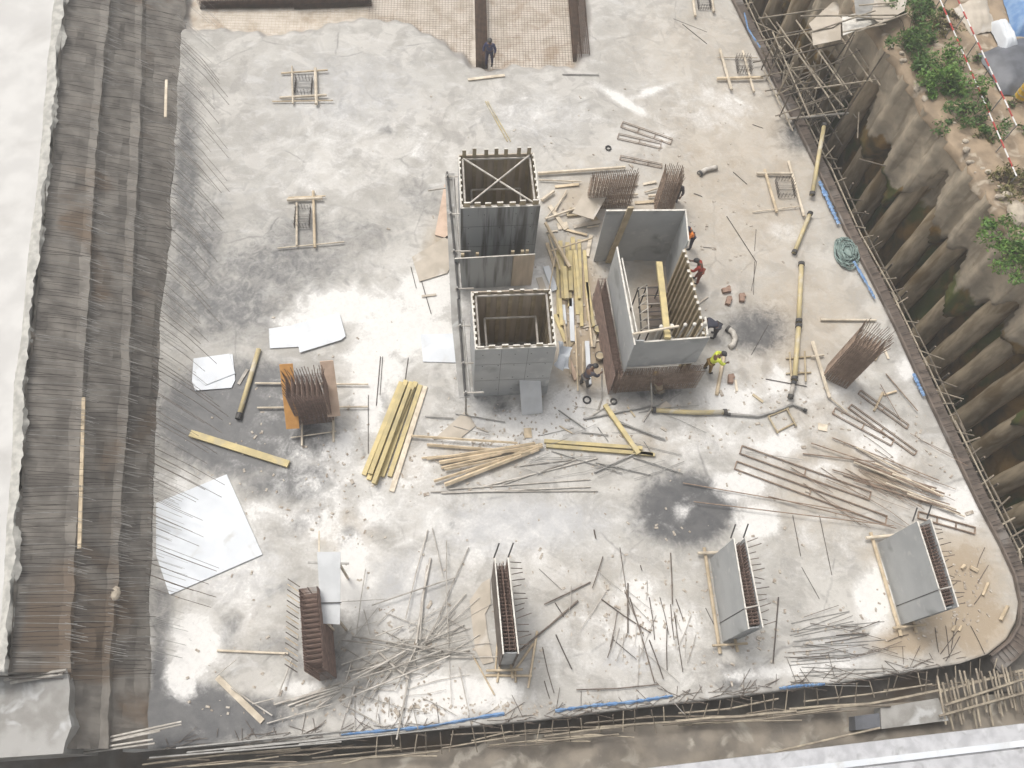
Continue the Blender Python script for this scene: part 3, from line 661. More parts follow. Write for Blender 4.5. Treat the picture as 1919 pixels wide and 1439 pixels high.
# ------------------------------------------------------------------ formwork boxes
def wall(name, a, b, z0, z1_, th, material, parent, side=1):
    """upright panel whose visible top edge runs from a to b (xy), thickness to one side"""
    a, b = Vector(a), Vector(b); d = (b-a); d.z = 0; d.normalize(); nn = Vector((-d.y, d.x, 0))*side*th
    m = MB().prism([a, b, b+nn, a+nn], z0, z1_); return m.build(name, material, parent)
def V3(p, z): return Vector((p.x, p.y, z))
def formbox(tl, tr, br, bl_, z, label, front_mat, loc, frame):
    """open shuttering shaft: corner pixels of its top rim at height z"""
    A, B, Cc, D = [W(*p, z) for p in (tl, tr, br, bl_)]          # far-left, far-right, near-right, near-left
    t_ = thing('shaft_formwork', loc, label, 'formwork')
    th = .05
    wall('near_panel', D, Cc, 0.01, z, th, front_mat, t_, 1)
    wall('far_panel', A, B, 0.01, z, th, PLYB, t_, -1)
    wall('side_panel', D+(A-D).normalized()*(th+.003), A-(A-D).normalized()*(th+.003), 0.01, z-.01, th, PANEL, t_, -1)
    wall('side_panel', Cc+(B-Cc).normalized()*(th+.003), B-(B-Cc).normalized()*(th+.003), 0.01, z-.01, th, PANEL, t_, 1)
    for zz in (z*.36, z*.70):
        MB().beam(V3(D.lerp(Cc,.01),zz)+Vector((0,-.001,0)), V3(D.lerp(Cc,.99),zz)+Vector((0,-.001,0)), .006, .014).build('panel_joint', DKSTEEL, t_)
    for f_ in (.33,.66):
        p_ = D.lerp(Cc,f_); MB().beam(V3(p_,.05)+Vector((0,-.001,0)), V3(p_,z-.03)+Vector((0,-.001,0)), .012, .006).build('panel_joint', DKSTEEL, t_)
    m = MB()
    for i in range(5):
        for zz in (.7,1.9,3.1,4.1):
            p_ = D.lerp(Cc,(i+.5)/5); m.box((p_.x,p_.y-.002,zz), (.045,.012,.045), math.atan2((Cc-D).y,(Cc-D).x))
    m.build('tie_holes', DKSTEEL, t_)
    def studs(p, q, n_, inn, up, w=.17, dep=.06):
        d = (q-p).normalized(); nn = Vector((-d.y, d.x, 0))*inn
        for i in range(n_):
            c = p.lerp(q, (i+.5)/n_)+nn*(th+dep/2+.004); c.z = 0; c += d*random.uniform(-.06,.06)
            zt = z+up+random.uniform(-.08,.08)
            o = MB().box((c.x, c.y, zt/2+.02), (w, dep, zt-.04), math.atan2(d.y, d.x)).build('timber_stud', STUD, t_)
            MB().box((c.x, c.y, zt+.012), (w, dep, .02), math.atan2(d.y, d.x)).build('stud_end', PALEEDGE, o)
    studs(D, Cc, 7, 1, .26 if frame == 'cross' else .12, .26); studs(A, B, 7, -1, .45 if frame == 'cross' else .12)
    studs(D, A, 9, -1, .0, .12); studs(Cc, B, 9, 1, .0, .12)
    # pale rim capping
    m = MB()
    for p, q, s_ in ((D,Cc,1),(D,A,-1),(Cc,B,1)):
        d = (q-p).normalized(); nn = Vector((-d.y, d.x, 0))*s_*.03
        m.beam(p+d*.03+nn+Vector((0,0,.014)), q-d*.03+nn+Vector((0,0,.014)), .055, .02)
    m.build('rim_capping', PALEEDGE, t_)
    ins = lambda u_, v_, zz: (lambda p: Vector((p.x, p.y, zz)))(A.lerp(B, u_).lerp(D.lerp(Cc, u_), v_))
    def ring(zz, f, r, name='waling_pole'):
        c_ = [ins(f,f,zz), ins(1-f,f,zz), ins(1-f,1-f,zz), ins(f,1-f,zz)]
        for i in range(4): MB().tube([c_[i], c_[(i+1) % 4]], r, 6).build(name, PALEBAR, t_)
    ring(z-.12, .06, .05); ring(2.7 if frame == 'cross' else 3.1, .17, .05)
    if frame == 'cross':
        MB().tube([ins(.07,.08,z+.02), ins(.93,.94,z-.02)], .045, 6).build('brace_pole', PALEBAR, t_)
        MB().tube([ins(.93,.07,z+.08), ins(.12,.92,z+.05)], .045, 6).build('brace_pole', PALEBAR, t_)
    else:
        MB().tube([ins(.08,.35,1.0), ins(.92,.3,1.0)], .05, 6).build('brace_pole', PALEBAR, t_)
        MB().beam(ins(.15,.5,.1), ins(.85,.45,.1), 1.3, .06).build('floor_board', PINKP, t_)
        MB().beam(ins(.55,.25,.2), ins(.58,.75,.2), .3, .1).build('floor_beam', DKSTEEL, t_)
        MB().tube([ins(.93,.75,.3), ins(.9,.9,z-.4)], .04, 6).build('prop', PALEBAR, t_)
    return t_, (A,B,Cc,D)
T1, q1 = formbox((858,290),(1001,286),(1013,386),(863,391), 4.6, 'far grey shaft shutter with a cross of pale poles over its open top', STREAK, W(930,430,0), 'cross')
T2, q2 = formbox((882,546),(1033,541),(1043,650),(890,656), 4.6, 'near grey shaft shutter with an open top and no cross', PANEL, W(955,690,0), 'open')
# low streaked panel linking the two shafts
lp = thing('link_formwork', W(925,520,0), 'low dark streaked shutter between the two open grey shafts', 'formwork')
a, b = W(852,486,2.6), W(962,480,2.6)
wall('panel', a, b, .01, 2.6, .06, STREAK, lp, 1); c_ = W(1003,478,2.6); wall('dark_panel', b+Vector((.02,0,0)), c_, .01, 2.62, .06, PLYB, lp, 1)
MB().beam(a+Vector((0,.03,.02)), c_+Vector((0,.03,.04)), .05, .03).build('rim_capping', PALEEDGE, lp)
for f in (.1,.28,.72,.84,.9):
    p = a.lerp(c_, f); MB().box((p.x, p.y+.16, 1.4), (.14,.09,2.78)).build('timber_stud', STUD, lp)
# dirty posts and boards along the outer side of both shafts
sc = thing('side_scaffold', W(850,560,0), 'dirty grey scaffold boards and poles along the outer side of the shafts', 'scaffold')
for (x0,y0,x1,y1,w) in ((843,325,856,600,.46),(856,600,871,745,.46)):
    MB().beam(W(x0,y0,2.2), W(x1,y1,2.2), w, .05).build('walkway_board', CONC, sc)
for (x0,y0,x1,y1) in ((838,322,860,560),(849,330,864,540),(858,560,872,742),(868,600,880,735)):
    MB().tube([W(x0,y0,2.35), W(x1,y1,2.35)], .045, 6).build('ledger_pole', DKSTEEL if x0 in (838,858) else STEEL, sc)
for y in (330,400,470,540,610,680,735):
    p = W(838+(y-322)*.085, y, 2.4); MB().tube([(p.x,p.y,0),(p.x,p.y,2.5)], .045, 6).build('standard_post', STEEL, sc)
    q = p+Vector((.75,0,0)); MB().tube([p+Vector((-.1,0,-.05)), q], .04, 6).build('cross_pole', PALEBAR, sc)
MB().tube([W(802,357,1.0), W(850,350,1.0)], .05, 6).build('cross_pole', PALEBAR, sc)

# C shaped core shutter on the right
cf = thing('core_formwork', W(1235,560,0), 'open core shutter of grey panels with olive studs around workers and a ladder', 'formwork')
ZC = 4.05
pA, pB = W(1136,396,ZC), W(1286,395,ZC)
wall('back_panel', pA, pB, .01, ZC, .06, PANEL, cf, 1)
MB().beam(pA+Vector((0,.03,.02)), pB+Vector((0,.03,.02)), .08, .03).build('rim_capping', PALEEDGE, cf)
pR1 = pB+Vector((-.06,-.02,0)); pR2 = W(1289,452,ZC)
wall('return_panel', pR2, pR1, .01, ZC-.01, .05, PANEL, cf, -1)
MB().beam(pR2+Vector((.03,0,.02)), pR1+Vector((.03,0,.02)), .06, .03).build('rim_capping', PALEEDGE, cf)
x_, y_ = W(1178,388,ZC), W(1164,470,2.0)
d_ = pA.lerp(pB,.30)
MB().beam(W(1182,384,4.45)+Vector((0,-.12,0)), Vector((W(1182,384,4.45).x-.35, pA.y-.12, .1)), .26, .1).build('timber_stud', STUD, cf)
# left wall, front wall: grey upper shutter over rusty bars
lA, lB = W(1155,463,ZC+.3), W(1188,648,ZC+.2)
wall('left_panel', lB, lA, 1.75, ZC+.25, .06, PANEL, cf, -1)
m = MB(); m.beam(lA+Vector((.03,0,.02)), lB+Vector((.03,0,.08)), .07, .03); m.build('rim_capping', PALEEDGE, cf)
MB().beam(lA+Vector((.22,-.5,-.1)), lB+Vector((.2,.6,-.1)), .05, .1).build('waling', PALEEDGE, cf)
fA, fB = W(1206,642,ZC), W(1330,633,ZC)
lowA = Vector((lB.x+.05, fA.y, 0))
wall('front_panel', fA, fB, 1.75, ZC, .06, PANEL, cf, 1)
wall('corner_panel', lowA, fA+Vector((-.004,0,0)), 1.75, ZC+.15, .06, PANEL, cf, 1)
MB().beam(fA+Vector((0,.03,.02)), fB+Vector((0,.03,.02)), .07, .03).build('rim_capping', PALEEDGE, cf)
MB().beam(Vector((lowA.x, lowA.y-.02, 1.74)), Vector((fB.x-.1, fB.y-.02, 1.74)), .05, .04).build('lower_trim', PALEEDGE, cf)
# right wall of olive boards on studs
rA, rB = W(1284,462,ZC+.05), W(1324,628,ZC+.05)
wall('right_panel', rB, rA, .01, ZC-.1, .05, STUD, cf, -1)
for i in range(13):
    p = rA.lerp(rB, (i+.5)/13)+Vector((-.07,0,0)); zt = ZC+random.uniform(-.1,.25)
    MB().box((p.x, p.y, zt/2+.02), (.11,.13,zt-.04), 0).build('timber_stud', STUD, cf)
    MB().box((p.x, p.y, zt+.012), (.11,.13,.02), 0).build('stud_end', PALEEDGE, cf)
MB().tube([W(1322,595,ZC), W(1326,628,ZC+.5)], .05, 6).build('prop', PALEEDGE, cf)
for f in (.22,.38,.58,.72,.88):
    p = fA.lerp(fB, f)+Vector((0,.25,0)); MB().tube([Vector((p.x-.15,p.y,2.4)), Vector((p.x+.1,p.y+.25,ZC+.35))], .05, 6).build('prop', PALEBAR, cf)
    MB().ball((p.x+.1,p.y+.25,ZC+.38), .09, 8, 5).build('prop_head', PALEEDGE, cf)
o = MB().beam(W(1235,492,3.2), W(1251,634,4.2), .26, .14).build('formwork_beam', YEL, origin=W(1243,560,3.5)); tag(o, 'long yellow beam laid across the open top of the core shutter', 'beam')
o = MB().tube([W(1186,626,ZC+.42), W(1272,611,ZC+.42)], .06, 6).build('timber_pole', TIMBP, origin=W(1230,620,ZC+.4)); tag(o, 'pale pole laid across the near end of the core shutter', 'pole')
# steel ladder frame inside it
ld = thing('steel_trestle', W(1215,590,0), 'steel scaffold frame with many rungs standing inside the core shutter', 'scaffold frame')
for (x0,y0,x1,y1) in ((1196,540,1202,620),(1212,536,1216,622),(1236,536,1244,620)):
    MB().tube([W(x0,y0,2.0), W(x1,y1,2.0)], .035, 6).build('rail', PALEBAR if x0 == 1212 else DKSTEEL, ld)
for i in range(6):
    y = 540+i*15; a, b = W(1198+i, y, 2.0), W(1244+i, y-2, 2.0)
    MB().tube([a, b], .03, 6).build('rung', PALEBAR if i in (2,) else DKSTEEL, ld)
    MB().tube([W(1196+i,y+3,2.1), W(1212+i,y-8,2.0)], .025, 6).build('brace', PALEBAR, ld)
for (x,y) in ((1196,540),(1212,536),(1236,536),(1202,620),(1216,622),(1244,620)):
    p = W(x,y,2.0); MB().tube([(p.x,p.y,0),(p.x,p.y,2.05)], .035, 6).build('upright', DKSTEEL, ld)
for i in range(4):
    y = 545+i*20; MB().beam(W(1212,y,.9), W(1250,y-3,.9), .42, .04).build('deck_board', EDGEB, ld)

def cage(c, lx, ly, h, rz, n_x, n_y, ns, material, label, cat='rebar cage', bar=.016, ext=.5, flare=.12, group=None, lean=(0,0)):
    """upright column cage: bars round the four sides and ties through it"""
    c = Vector((c[0], c[1], c[2] if len(c) > 2 else 0)); t_ = thing('column_cage', c, label, cat, group)
    R = Matrix.Rotation(rz, 3, 'Z'); le = Vector((lean[0], lean[1], 0))
    def pt(u_, v_, z): return c+R @ Vector((u_*lx/2, v_*ly/2, 0))+le*z/h+Vector((0,0,z))
    m = MB(); per = [(-1+2*i/(n_x-1), s_) for i in range(n_x) for s_ in (-1,1)]+[(s_, -1+2*i/(n_y-1)) for i in range(1,n_y-1) for s_ in (-1,1)]
    for (a, b) in per:
        e = ext*random.uniform(.6,1.25); m.tube([pt(a,b,.01), pt(a,b,h), pt(a*(1+flare*random.random()), b*(1+flare*random.random()), h+e)], bar, 4, caps=False)
    m.build('vertical_bars', material, t_)
    m = MB(); k_ = 1+1.5*bar/min(lx,ly)
    for i in range(ns):
        z = .06+(h-.08)*i/(ns-1)+random.uniform(-.015,.015)
        m.tube([pt(-k_,-k_,z), pt(k_,-k_,z), pt(k_,k_,z), pt(-k_,k_,z), pt(-k_,-k_,z)], bar*.8, 4, caps=False)
        for j in range(1, max(n_x,n_y)//2):
            f = -1+4*j/max(n_x,n_y)
            if lx > ly: m.tube([pt(f,-k_,z), pt(f,k_,z)], bar*.7, 4, caps=False)
            else: m.tube([pt(-k_,f,z), pt(k_,f,z)], bar*.7, 4, caps=False)
    m.build('stirrups', material, t_)
    return t_

# core wall bars under the grey panels
def wall_cage(a, b, h, w, label, material=RUST, top_ext=0.0, sp_=.09):
    a, b = Vector((a.x,a.y,0)), Vector((b.x,b.y,0)); L_ = (b-a).length; c = (a+b)/2; rz = math.atan2((b-a).y, (b-a).x)
    return cage(c, L_, w, h, rz, int(L_/sp_)+1, 3, int(h/.11), material, label, ext=top_ext, flare=.05, bar=.017)
wall_cage(Vector((lA.x-.28, lA.y-.3, 0)), Vector((lB.x-.28, lB.y-.1, 0)), 2.0, .3, 'rusty wall bars standing along the outer long side of the core shutter', RUST_R, .1)
wall_cage(Vector((lowA.x-.1, lowA.y-.3, 0)), Vector((fB.x+.2, fB.y-.3, 0)), 1.75, .3, 'rusty wall bars standing along the near short side of the core shutter', RUST, .05)
wall_cage(W(1100,388), W(1178,384), 2.3, .3, 'rusty wall bars standing behind the buff plywood sheets', RUST, .3)
cage(W(1241,390), .8, .7, 2.6, 0, 10, 9, 24, RUST, 'upright column cage behind the core shutter beside a dark clothed worker', ext=.4)
t_ = thing('leaning_plank', W(1270,380,0), 'pale plank leaning on the column cage behind the core shutter', 'plank')
MB().beam(W(1262,392,.05), W(1262,330,1.6), .2, .04).build('board', TIMBP, t_)

# near columns: shutter columns and bar cages
def shutter_column(pa, pb, pc, pd, z, label, seam, group=None, skin=None):
    PANEL_ = skin or PANEL
    """rim pixels: far-left, near-left, near-right, far-right at height z"""
    A, B, Cc, D = [W(*p, z) for p in (pa, pb, pc, pd)]
    t_ = thing('column_formwork', (A+B+Cc+D)/4*1.0-Vector((0,0,z)), label, 'column shutter', group)
    wall('left_panel', B, A, .01, z, .05, PANEL_, t_, -1)
    wall('right_panel', Cc, D, .01, z, .05, PANEL_, t_, 1)
    dn = (Cc-B); sh = (A-B).normalized()*.06
    wall('near_panel', B+dn.normalized()*.055+sh, Cc-dn.normalized()*.055+sh, .01, z-.35, .05, PANEL, t_, 1)
    MB().beam(A+Vector((.025,0,.015)), B+Vector((.025,0,.015)), .05, .02).build('rim_capping', PALEEDGE, t_)
    MB().beam(D+Vector((-.025,0,.015)), Cc+Vector((-.025,0,.015)), .05, .02).build('rim_capping', PALEEDGE, t_)
    V_ = lambda p_, z_: Vector((p_.x, p_.y, z_))
    # bars inside
    ct = (A+B+Cc+D)/4; lx, ly = (Cc-B).length-.22, (A-B).length-.2
    m = MB()
    for i in range(26):
        for s_ in (-1,-.33,.33,1):
            p = B.lerp(A,.05+.9*i/25).lerp(Cc.lerp(D,.05+.9*i/25), .5+s_*.36); m.tube([(p.x,p.y,.05),(p.x,p.y,z-.06+random.uniform(-.08,.1))], .016, 4, caps=False)
    m.build('vertical_bars', RUST_R, t_)
    m = MB()
    for j in range(20):
        zz = .2+(z-.36)*j/19
        for i in range(24):
            f_ = .05+.9*(i+.3)/24; m.tube([V_(B.lerp(A,f_).lerp(Cc.lerp(D,f_),.14),zz), V_(B.lerp(A,f_).lerp(Cc.lerp(D,f_),.86),zz)], .014, 4, caps=False)
        for s_ in (.14,.5,.86): m.tube([V_(B.lerp(A,.05).lerp(Cc.lerp(D,.05),s_),zz), V_(B.lerp(A,.95).lerp(Cc.lerp(D,.95),s_),zz)], .014, 4, caps=False)
    m.build('stirrups', RUST_R, t_)
    if seam:
        p, q = B.lerp(A,.22), B.lerp(A,.22); m = MB().beam(Vector((p.x-.008,p.y,.05)), Vector((p.x-.008,p.y,z-.05)), .012, .03); m.build('panel_seam', DKSTEEL, t_)
        MB().tube([p+Vector((-.02,0,.05)), p+Vector((lx+.15,.1,.05))], .03, 6).build('clamp_bar', PALEBAR, t_)
    m = MB()
    for i in range(15):      # tie ends on the far side
        p = D.lerp(Cc, (i+.5)/15); q = p+Vector((.06,0,-.2))
        MB().tube([q, q+Vector((random.uniform(.3,.55), random.uniform(-.05,.2), random.uniform(-.3,.1)))], .018, 5).build('tie_rod', REBAR, t_)
    d = (B-A).normalized()
    if seam: MB().tube([Vector((A.x-.20,A.y,.12))-d*.45, Vector((B.x-.20,B.y,.12))+d*.45], .075, 8).build('kicker_pole', TIMB, t_)
    if seam: MB().tube([Vector((A.x-.55,A.y-d.y*-.0+.18,.25)), Vector((D.x+.55,D.y+.22,.25))], .07, 8).build('kicker_pole', TIMBP, t_)
    MB().tube([Vector((B.x-.5,B.y-.16,.25)), Vector((Cc.x+.35,Cc.y-.14,.25))], .05, 8).build('kicker_pole', TIMB, t_)
    MB().beam(Vector((Cc.x-.1,Cc.y+.1,.12)), Vector((Cc.x-.05,Cc.y-.45,.12)), .1, .1).build('kicker_batten', TIMB, t_)
    for s_ in (A+Vector((.0,.08,0)), D+Vector((0,.08,0))):
        MB().tube([Vector((s_.x,s_.y,z-.3)), Vector((s_.x+.2,s_.y+.5,z-.1))], .03, 6).build('tie_rod', DKSTEEL, t_)
    return t_
shutter_column((1374,1009),(1402,1179),(1431,1176),(1398,1008), 3.4, 'grey column shutter by the pale laitance patch with tie rods sticking out', True)
shutter_column((1718,977),(1771,1143),(1797,1137),(1745,972), 3.5, 'grey column shutter standing on the brown stained corner of the slab', True)
t_ = shutter_column((926,1046),(942,1226),(973,1225),(953,1045), 3.9, 'narrow dark column shutter with buff plywood leaning on its side', False, skin=EDGEB)
o = MB().prism([W(x,y,.1) for x,y in [(903,1092),(918,1083),(920,1130),(909,1150),(914,1190),(925,1240),(905,1245),(890,1215),(880,1125)]], .02, .06).build('plywood_scrap', BUFF, origin=W(900,1160,0)); tag(o, 'torn buff plywood scrap beside the narrow column shutter', 'plywood')
# bare cage of bars with a pale board
t1c = wall_cage(W(578,1104,3.5), W(588,1252,3.5), 3.5, .62, 'red brown rebar cage of a long column beside the upright white board', RUST_R, .12)
m = MB()
for i in range(17):
    p = W(562-.3*i,1100+i*10,2.6); MB().tube([p, p+Vector((-.45,.28,.15))], .02, 5).build('stirrup_end', TIMB if i % 2 else REBAR, t1c)
wb = thing('standing_board', W(617,1150,0), 'tall white board standing against the red brown column cage', 'board')
a, b = W(594,1034,3.3), W(638,1034,3.3); a2, b2 = W(602,1168,2.7), W(637,1170,2.7)
MB().add([a,b,b2,a2]+[p-Vector((0,0,.05)) for p in (a,b,b2,a2)], [(3,2,1,0),(4,5,6,7),(0,1,5,4),(1,2,6,5),(2,3,7,6),(3,0,4,7)]).build('board', GREYB, wb)
MB().beam(W(599,1130,2.93), W(640,1129,2.93), .04, .03).build('batten', DKSTEEL, wb)
for x in (603,632): 
    p = W(x,1050,3.2); MB().beam((p.x,p.y,.02), (p.x,p.y,3.18), .08, .08).build('post', TIMBP, wb)
for x in (606,632):
    p = W(x,1160,2.7); MB().beam((p.x,p.y,.02), (p.x,p.y,2.66), .08, .08).build('post', TIMBP, wb)
MB().beam(W(598,995,2.2), W(598,1060,2.6), .06, .05).build('batten', TIMBP, wb)
MB().beam(W(577,1054,2.0), W(654,1056,2.0), .07, .06).build('batten', STEEL, wb)
# column cage with planks
c1 = cage(W(593,775), 1.5, .95, 3.0, rad(6), 15, 10, 32, RUST_R, 'dense brown column cage between an orange plank and a pink plank', ext=.65, flare=.16)
c1b = c1
for (x0,y0,x1,y1,z,w,mt,nm,lb) in ((536,682,549,803,1.6,.55,ORNG,'formwork_plank','bright orange plank propped along the brown column cage'),(612,676,626,780,1.7,.55,PINKP,'formwork_plank','pale pink plank propped along the brown column cage')):
    o = MB().beam(W(x0,y0,z+.9), W(x1,y1,z-.9), w, .06).build(nm, mt, origin=W((x0+x1)/2,(y0+y1)/2,z)); tag(o, lb, 'plank')
poles('timber_pole', 'pale kicker pole poking out from under the brown column cage', 'pole', 'kicker poles round the brown column cage', [(478,718,690,720,.05),(482,764,690,762,.05),(566,745,566,835,.05),(624,760,625,828,.06),(545,820,630,808,.03)], .1, TIMBP, .05)
# standing cage at the right edge
cage(W(1568,706), 1.15, .75, 3.6, rad(-30), 14, 10, 36, RUST, 'tall bare brown column cage standing near the edge form', ext=.7, flare=.25)
# starter cages with timber frames
def starter(base, w, d, h, fr, label):
    x, y = base; t_ = cage(W(x,y), w, d, h*.4, 0, 6, 7, 4, REBAR_D, label, 'starter bars', bar=.012, ext=.16, flare=.05, group=None)
    for (x0,y0,x1,y1,r) in fr: MB().tube([W(x0,y0,.08+r), W(x1,y1,.12+r)], r, 7).build('kicker_pole', TIMB if random.random() < .5 else TIMBP, t_)
    return t_
starter((570,165), .85, 1.0, .7, [(527,137,614,131,.05),(524,183,612,178,.07),(510,190,624,188,.035),(547,124,549,194,.05),(591,128,593,195,.085)], 'column starter bars framed by poles on the marbled slab nearest the far pit')
starter((568,410), .7, 1.1, .7, [(538,374,604,371,.085),(540,370,610,367,.035),(556,380,556,460,.055),(587,358,590,464,.07),(520,465,645,453,.035)], 'column starter bars framed by poles on the marbled slab beside the dark bank')
starter((1392,125), .75, 1.0, .8, [(1349,92,1371,168,.08),(1392,95,1413,172,.065),(1344,147,1430,145,.085),(1345,107,1420,108,.03)], 'column starter bars framed by poles near the far right slab edge')
starter((1470,355), .85, 1.05, .7, [(1433,318,1456,397,.075),(1478,302,1507,405,.07),(1418,325,1485,325,.075),(1410,397,1500,386,.03)], 'column starter bars framed by poles beside the yellow pipe')
starter((1318,8), .7, .9, .6, [(1297,-20,1303,30,.08),(1331,-20,1338,22,.08),(1290,-12,1345,-14,.06)], 'column starter bars framed by poles at the top edge of the slab')

# ------------------------------------------------------------------ sheets and boards lying about
def slabby(name, poly, z, th, material, label, cat, group=None):
    c = W(*np.array(poly).mean(0), z); o = MB().prism([W(x,y,z) for x,y in poly], z, z+th).build(name, material, origin=(c.x,c.y,z)); return tag(o, label, cat, group)
slabby('white_sheet', [(293,943),(425,889),(492,1039),(318,1115),(293,1040)], .04, .03, WHITE, 'largest white sheet lying under the leaning starter bars', 'sheet')
slabby('white_sheet', [(363,672),(436,664),(441,712),(434,727),(366,732),(360,715)], .03, .03, WHITE, 'rounded white sheet lowest under another near the yellow pole', 'sheet')
slabby('white_sheet', [(363,672),(430,663),(441,700),(385,722),(370,710)], .075, .025, WHITE, 'small white sheet lying on top of a rounded white one', 'sheet')
slabby('white_sheet', [(504,616),(558,609),(562,650),(506,653)], .04, .03, WHITE, 'white sheet half under another just beyond the brown column cage', 'sheet')
slabby('white_sheet', [(551,608),(636,587),(648,630),(640,637),(562,661)], .085, .03, WHITE, 'white sheet overlapping another just beyond the brown column cage', 'sheet')
slabby('white_sheet', [(788,627),(860,625),(862,680),(793,678)], .03, .03, WHITE, 'white sheet lying flat against the scaffold of the near shaft', 'sheet')
slabby('buff_board', [(1090,368),(1118,332),(1146,350),(1137,368),(1112,412),(1072,400)], .9, .04, BUFF, 'buff plywood board lying loose between the shafts and the core shutter', 'board')
slabby('buff_board', [(772,482),(842,440),(848,492),(838,512),(786,528)], .05, .03, BUFF, 'buff plywood board beside the dirty scaffold of the far shaft', 'board')
slabby('buff_board', [(815,440),(833,345),(843,360),(846,450)], .05, .03, PINKP, 'pinkish board beside the far shaft', 'board')
slabby('white_board', [(813,823),(873,770),(892,798),(862,822),(845,820)], .04, .03, BUFF, 'pale board lying by the foot of the near shaft among bars', 'board')
gp = thing('grey_panel', W(995,770,0), 'grey board leaning on the front of the near shaft shutter', 'panel')
a, b = W(972,697,1.9), W(1012,690,1.9); a2, b2 = W(978,778,.03), W(1017,774,.03)
MB().add([a,b,b2,a2]+[p+Vector((0,.05,-.02)) for p in (a,b,b2,a2)], [(3,2,1,0),(4,5,6,7),(0,1,5,4),(1,2,6,5),(2,3,7,6),(3,0,4,7)]).build('board', GREYB, gp)

# crumpled white plastic hung at the shaft corner
m = MB(); n_ = 12; P0, P1, P2, P3 = W(1046,642,2.6), W(1072,652,2.4), W(1066,694,1.9), W(1040,688,2.0)
vs = []
for j in range(n_):
    for i in range(n_):
        a_, b__ = i/(n_-1), j/(n_-1); p = P0.lerp(P1, a_).lerp(P3.lerp(P2, a_), b__)
        vs.append(p+Vector((.08*math.sin(a_*9+b__*4), .08*math.cos(a_*7-b__*6), .15*math.sin(a_*5+b__*8)*(1-.5*b__))))
m.add(vs, [(j*n_+i, j*n_+i+1, (j+1)*n_+i+1, (j+1)*n_+i) for j in range(n_-1) for i in range(n_-1)])
o = m.build('plastic_sheet', WHITE, smooth=True, origin=W(1055,690,0)); tag(o, 'crumpled white plastic sheet hanging at the corner of the near shaft', 'plastic sheet')

# ------------------------------------------------------------------ timber
def beams(name, label, cat, group, lst, material, z=.02, w=.2, h=.14):
    for it in lst:
        x0,y0,x1,y1 = it[:4]; ww = it[4] if len(it) > 4 else w; zz = it[5] if len(it) > 5 else z
        p, q = W(x0,y0,zz+h/2), W(x1,y1,zz+h/2)
        mb = MB(); d = (q-p).normalized(); e = d*.0
        mb.beam(p, q, ww, h*.28); mb.v = [(a[0],a[1],a[2]+h*.36) for a in mb.v]
        k0 = MB().beam(p+d*.005, q-d*.005, ww*.4, h*.44); mb.add(k0.v, k0.f)
        k1 = MB().beam(p, q, ww, h*.28); mb.add([(a[0],a[1],a[2]-h*.36) for a in k1.v], k1.f)
        o = mb.build(name, material, origin=((p.x+q.x)/2,(p.y+q.y)/2,zz)); tag(o, label, cat, group if len(lst) > 1 else None)
beams('formwork_beam', 'yellow beam in the neat sloping stack on the white stained slab', 'beam', 'stacked yellow beams', [(752,716,682,890,.2),(761,713,691,899,.2),(771,716,702,907,.2),(779,716,716,893,.2),(788,722,730,893,.2)], YEL)
beams('formwork_beam', 'yellow beam lying on top of the neat sloping stack', 'beam', 'upper yellow beams of the stack', [(757,722,694,888,.2,.165),(774,722,706,890,.2,.165),(767,726,700,906,.18,.31)], YEL)
o = MB().beam(W(797,724,.06), W(734,921,.06), .22, .1).build('timber_plank', TIMBP, origin=W(765,822,0)); tag(o, 'pale bare plank beside the stack of yellow beams', 'plank')
o = MB().beam(W(357,812,.1), W(541,870,.1), .30, .14).build('formwork_beam', YEL, origin=W(449,841,0)); tag(o, 'single yellow beam on the dark wet stain', 'beam')
pp = thing('pump_pipe', W(466,720,0), 'short yellow pipe lying beside the white sheets near the dark bank', 'pipe')
MB().tube([W(485,654,.13), W(447,782,.13)], .11, 10).build('tube', YELP, pp, smooth=True)
MB().tube([W(449,774,.13), W(446,785,.13)], .14, 10).build('coupling', DKSTEEL, pp)
o = MB().beam(W(464,692,.04), W(447,720,.04), .14, .05).build('timber_batten', PALEBAR, origin=W(455,706,0)); tag(o, 'short pale batten beside the yellow pipe and white sheets', 'batten')
poles('timber_batten', 'pale batten in the fanned heap in front of the shafts', 'batten', 'fanned timber battens', z5([(390,1010,990,1050,.06),(480,1060,1080,1105,.07),(450,1135,1000,1090,.05),(550,1160,1130,1060,.09),(580,1200,1060,1100,.06),(520,1265,1130,1070,.07),(580,1285,1010,1120,.10),(480,1140,1060,1075,.05),(620,1270,1110,1085,.08),(700,1230,1120,1055,.07),(640,1120,1090,1050,.06),(560,1190,900,1110,.06)]), .02, TIMB, .07, n=4, zj=.15)
poles('steel_pole', 'thin pale pole fanning out in front of the timber heap', 'pole', 'thin poles in front of the timber heap', z5([(780,1300,1440,1135,.035),(500,1325,1440,1320,.035),(560,1332,1400,1297,.035),(600,1310,1400,1255,.03),(900,1285,1330,1140,.03),(1000,1180,1330,1140,.03)]), .02, PALEBAR, .035)
beams('formwork_beam', 'yellow beam lying crosswise in the scattered timber below the shafts', 'beam', 'crosswise yellow beams', z5([(1140,1040,1690,1080,.16),(1150,1066,1750,1115,.16),(1640,1100,1760,1118,.14)]), YEL)
beams('formwork_beam', 'yellow beam lying aslant over the crosswise pair below the core shutter', 'beam', None, z5([(1480,835,1670,1110,.2,.17)]), YEL)
